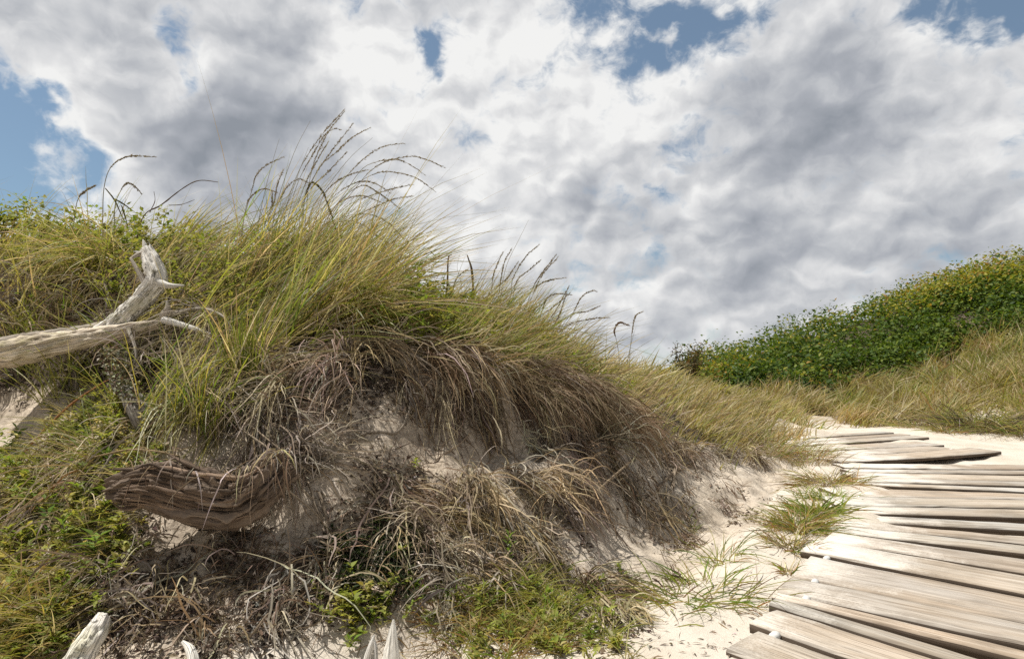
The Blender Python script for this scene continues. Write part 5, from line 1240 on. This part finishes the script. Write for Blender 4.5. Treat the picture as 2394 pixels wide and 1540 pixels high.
cascade('sparse arching pale grass in the shaded hollow right of the lichen post', 390, 990, .02, 90, (.45, -.2, .85), .22, (.22, .44), [(3, OLIVE), (3, GREYS), (2, GREEN)], 633, .10, .05)
cascade('mid green arching grass in the hollow between post and stump', 470, 1020, .02, 110, (.3, -.2, .9), .25, (.16, .36), [(4, GREEN), (3, OLIVE), (2, GREYS)], 634, .10, .05)
cascade('straw-green blades sweeping right over the middle of the crest', 830, 760, .05, 300, (.45, -.45, .6), .35, (.18, .38), [(4, OLIVE), (2, GREEN), (4, STRAW)], 635)
cascade('green blades fanning left over the forked log', 250, 640, .04, 260, (-.35, -.45, .6), .35, (.18, .38), [(4, OLIVE), (2, GREEN), (4, STRAW)], 636)

def seedling(label, x, y, h, nl, ln, col, seed, wd=.22, up=.5):
    c = G(x, y); t = thing('seedling', label, 'seedling', c); r = np.random.default_rng(seed)
    lean = r.normal(0, .15, 2); top = c + np.array([lean[0] * h, lean[1] * h, h])
    V, Q, T, C, U_ = tube([c - [0, 0, .01], (c + top) / 2 + r.normal(0, .003, 3), top], [.0013, .0011, .0008], 6, 14, None, (.16, .18, .06))
    b = Bag(); b.add(V, Q, T, C, U_); link('stem', b.mesh('stem', origin=t.location, smooth=True), M['herb'], t)
    tt = np.linspace(.25, 1, nl); a = np.arange(nl) * 2.4 + r.uniform(0, 6); p = c + (top - c) * tt[:, None]
    ax = np.stack([np.cos(a), np.sin(a), up + (tt - .5) * .7 + r.normal(0, .15, nl)], -1); l = ln * r.uniform(.75, 1.2, nl)
    cc = np.array(col)[None] * r.uniform(.8, 1.25, (nl, 1))
    for i in range(nl):
        b = Bag(); add_leaves(b, leaves(p[i:i + 1], ax[i:i + 1], np.array([[0, 0, 1.0]]), l[i:i + 1], l[i:i + 1] * wd, cc[i:i + 1]))
        link('leaf', b.mesh('leaf', origin=t.location), M['herb'], t)
LG = (.16, .24, .04); MG = (.10, .17, .035); YG = (.24, .28, .05)
seedling('largest light green seedling with long spread leaves at the lower left', 222, 1310, .06, 12, .050, LG, 701, .17, .35)
seedling('narrow upright green seedling left of the largest one', 158, 1275, .06, 9, .042, LG, 702, .16, .9)
seedling('blue-green spiky seedling furthest left in the creepers', 110, 1255, .06, 9, .050, (.10, .17, .06), 703, .13, .9)
seedling('pale star-leaved seedling above the creepers under the arching straw stem', 168, 1125, .07, 8, .055, MG, 704, .14, .6)
seedling('bright yellow-green two-tier seedling in shade above the white splinters', 815, 1375, .055, 8, .026, YG, 705, .32, .5)
seedling('bright green seedling with broad leaves just above the tall white splinter', 826, 1448, .05, 9, .034, YG, 706, .30, .6)
seedling('yellow-green sprout alone under the looping root', 975, 1102, .03, 7, .020, YG, 707, .32, .4)
seedling('tiny yellow-green sprout below the looping root beside dry stems', 906, 1236, .03, 5, .016, YG, 708, .34, .5)
seedling('small green sprout left of a pair in the bottom shade', 990, 1398, .03, 7, .020, LG, 709, .32, .5)
seedling('small green sprout touching the rusty fuzzy tuft', 1026, 1408, .03, 7, .022, LG, 710, .30, .5)
seedling('tall thin green seedling at the top of the green patch', 1192, 1330, .09, 12, .026, LG, 711, .2, .8)
seedling('green seedling on the left of the hollow above the stump tip', 262, 1108, .06, 10, .045, MG, 712, .12, 1.0)

def weed(label, x, y, d, h, nl, ln, col, seed, wd=.36, spread=.06, dead=0):
    X = (x - CX) / F * d; c = np.array([X, d, float(gz(X, d))]); t = thing('broadleaf_weed', label, 'weed', c); r = np.random.default_rng(seed)
    sb = Bag(); lb = Bag()
    for s in range(5):
        top = c + np.array([r.normal(.02, spread), r.normal(0, spread * .6), h * r.uniform(.7, 1.05)])
        P = np.array([c, (c + top) / 2 + r.normal(0, .02, 3), top])
        V, Q, T, C, U_ = tube(P, [.003, .0022, .0012], 6, 18, None, (.17, .13, .07)); sb.add(V, Q, T, C, U_)
        cm = catmull(P, 50); m_ = nl // 5; k = r.integers(16, 50, m_); a = r.uniform(0, 2 * PI, m_)
        ax = np.stack([np.cos(a), np.sin(a), r.normal(.2, .4, m_)], -1); l = ln * r.uniform(.6, 1.2, m_)
        add_leaves(lb, leaves(cm[k], ax, nrm(np.array([0, -.2, 1]) + r.normal(0, .3, (m_, 3))), l, l * wd, np.array(col)[None] * r.uniform(.75, 1.3, (m_, 1))))
    link('stems', sb.mesh('stems', origin=t.location, smooth=True), M['twig'], t); link('foliage', lb.mesh('foliage', origin=t.location), M['herb'], t)
weed('leafy bright green weed under the straight dark twig on the crest', 930, 690, 2.75, .22, 70, .040, (.17, .20, .035), 721)
weed('yellow-leaved weed right of the drooping twig on the crest', 985, 690, 2.72, .17, 60, .040, (.32, .31, .03), 722)
weed('dark leafy vine spilling right of the yellow-leaved weed', 1035, 720, 2.7, .16, 60, .034, (.10, .13, .03), 723)
weed('bright green shrublet at the far left skyline', 14, 560, 2.95, .20, 90, .042, (.19, .22, .03), 724)
weed('pale-leaved shrublet on the skyline beside the far left one', 110, 560, 2.95, .15, 80, .034, (.22, .22, .07), 725)
weed('small green shrublet on the skyline below the bent-over stalk', 182, 575, 2.9, .17, 80, .036, (.18, .21, .03), 726)
weed('small green weed on the skyline under the bare dark twig', 350, 590, 2.7, .16, 50, .032, (.18, .21, .04), 727)
weed('lime-green low weed at the edge of the thatched lip', 1085, 810, 2.45, .10, 70, .030, (.23, .25, .04), 728)
weed('brown-stemmed leafy weed in the dry grass at the nose of the dune', 1690, 930, 5.6, .22, 70, .05, (.26, .24, .04), 729)

# dark bush in the notch
bd = 9.3; X = (1612 - CX) / F * bd; bc = np.array([X, bd, float(gz(X, bd))])
bu = thing('bush', 'small dark brown-green bush standing alone in the notch between dune and thicket', 'bush', bc)
r = np.random.default_rng(741); sb = Bag(); lb = Bag()
for s in range(16):
    a = r.uniform(0, 2 * PI); top = bc + np.array([math.cos(a) * r.uniform(.05, .33), math.sin(a) * .25, r.uniform(.40, .80)])
    P = np.array([bc, (bc + top) / 2 + r.normal(0, .05, 3), top]); V, Q, T, C, U_ = tube(P, [.012, .008, .004], 6, 14, None, (.2, .16, .12)); sb.add(V, Q, T, C, U_)
    cm = catmull(P, 40); m_ = 150; k = r.integers(6, 40, m_); a2 = r.uniform(0, 2 * PI, m_); l = .045 * r.uniform(.6, 1.2, m_)
    add_leaves(lb, leaves(cm[k] + r.normal(0, .055, (m_, 3)), np.stack([np.cos(a2), np.sin(a2), r.normal(.4, .5, m_)], -1), nrm(np.array([0, -.2, 1]) + r.normal(0, .5, (m_, 3))), l, l * .3, pick(m_, [(3, C_((.07, .075, .025), (.10, .085, .035), (.06, .07, .02))), (1, RUST * .6)], r)))
link('branches', sb.mesh('branches', origin=bu.location, smooth=True), M['twig'], bu); link('foliage', lb.mesh('foliage', origin=bu.location), M['leaf'], bu)
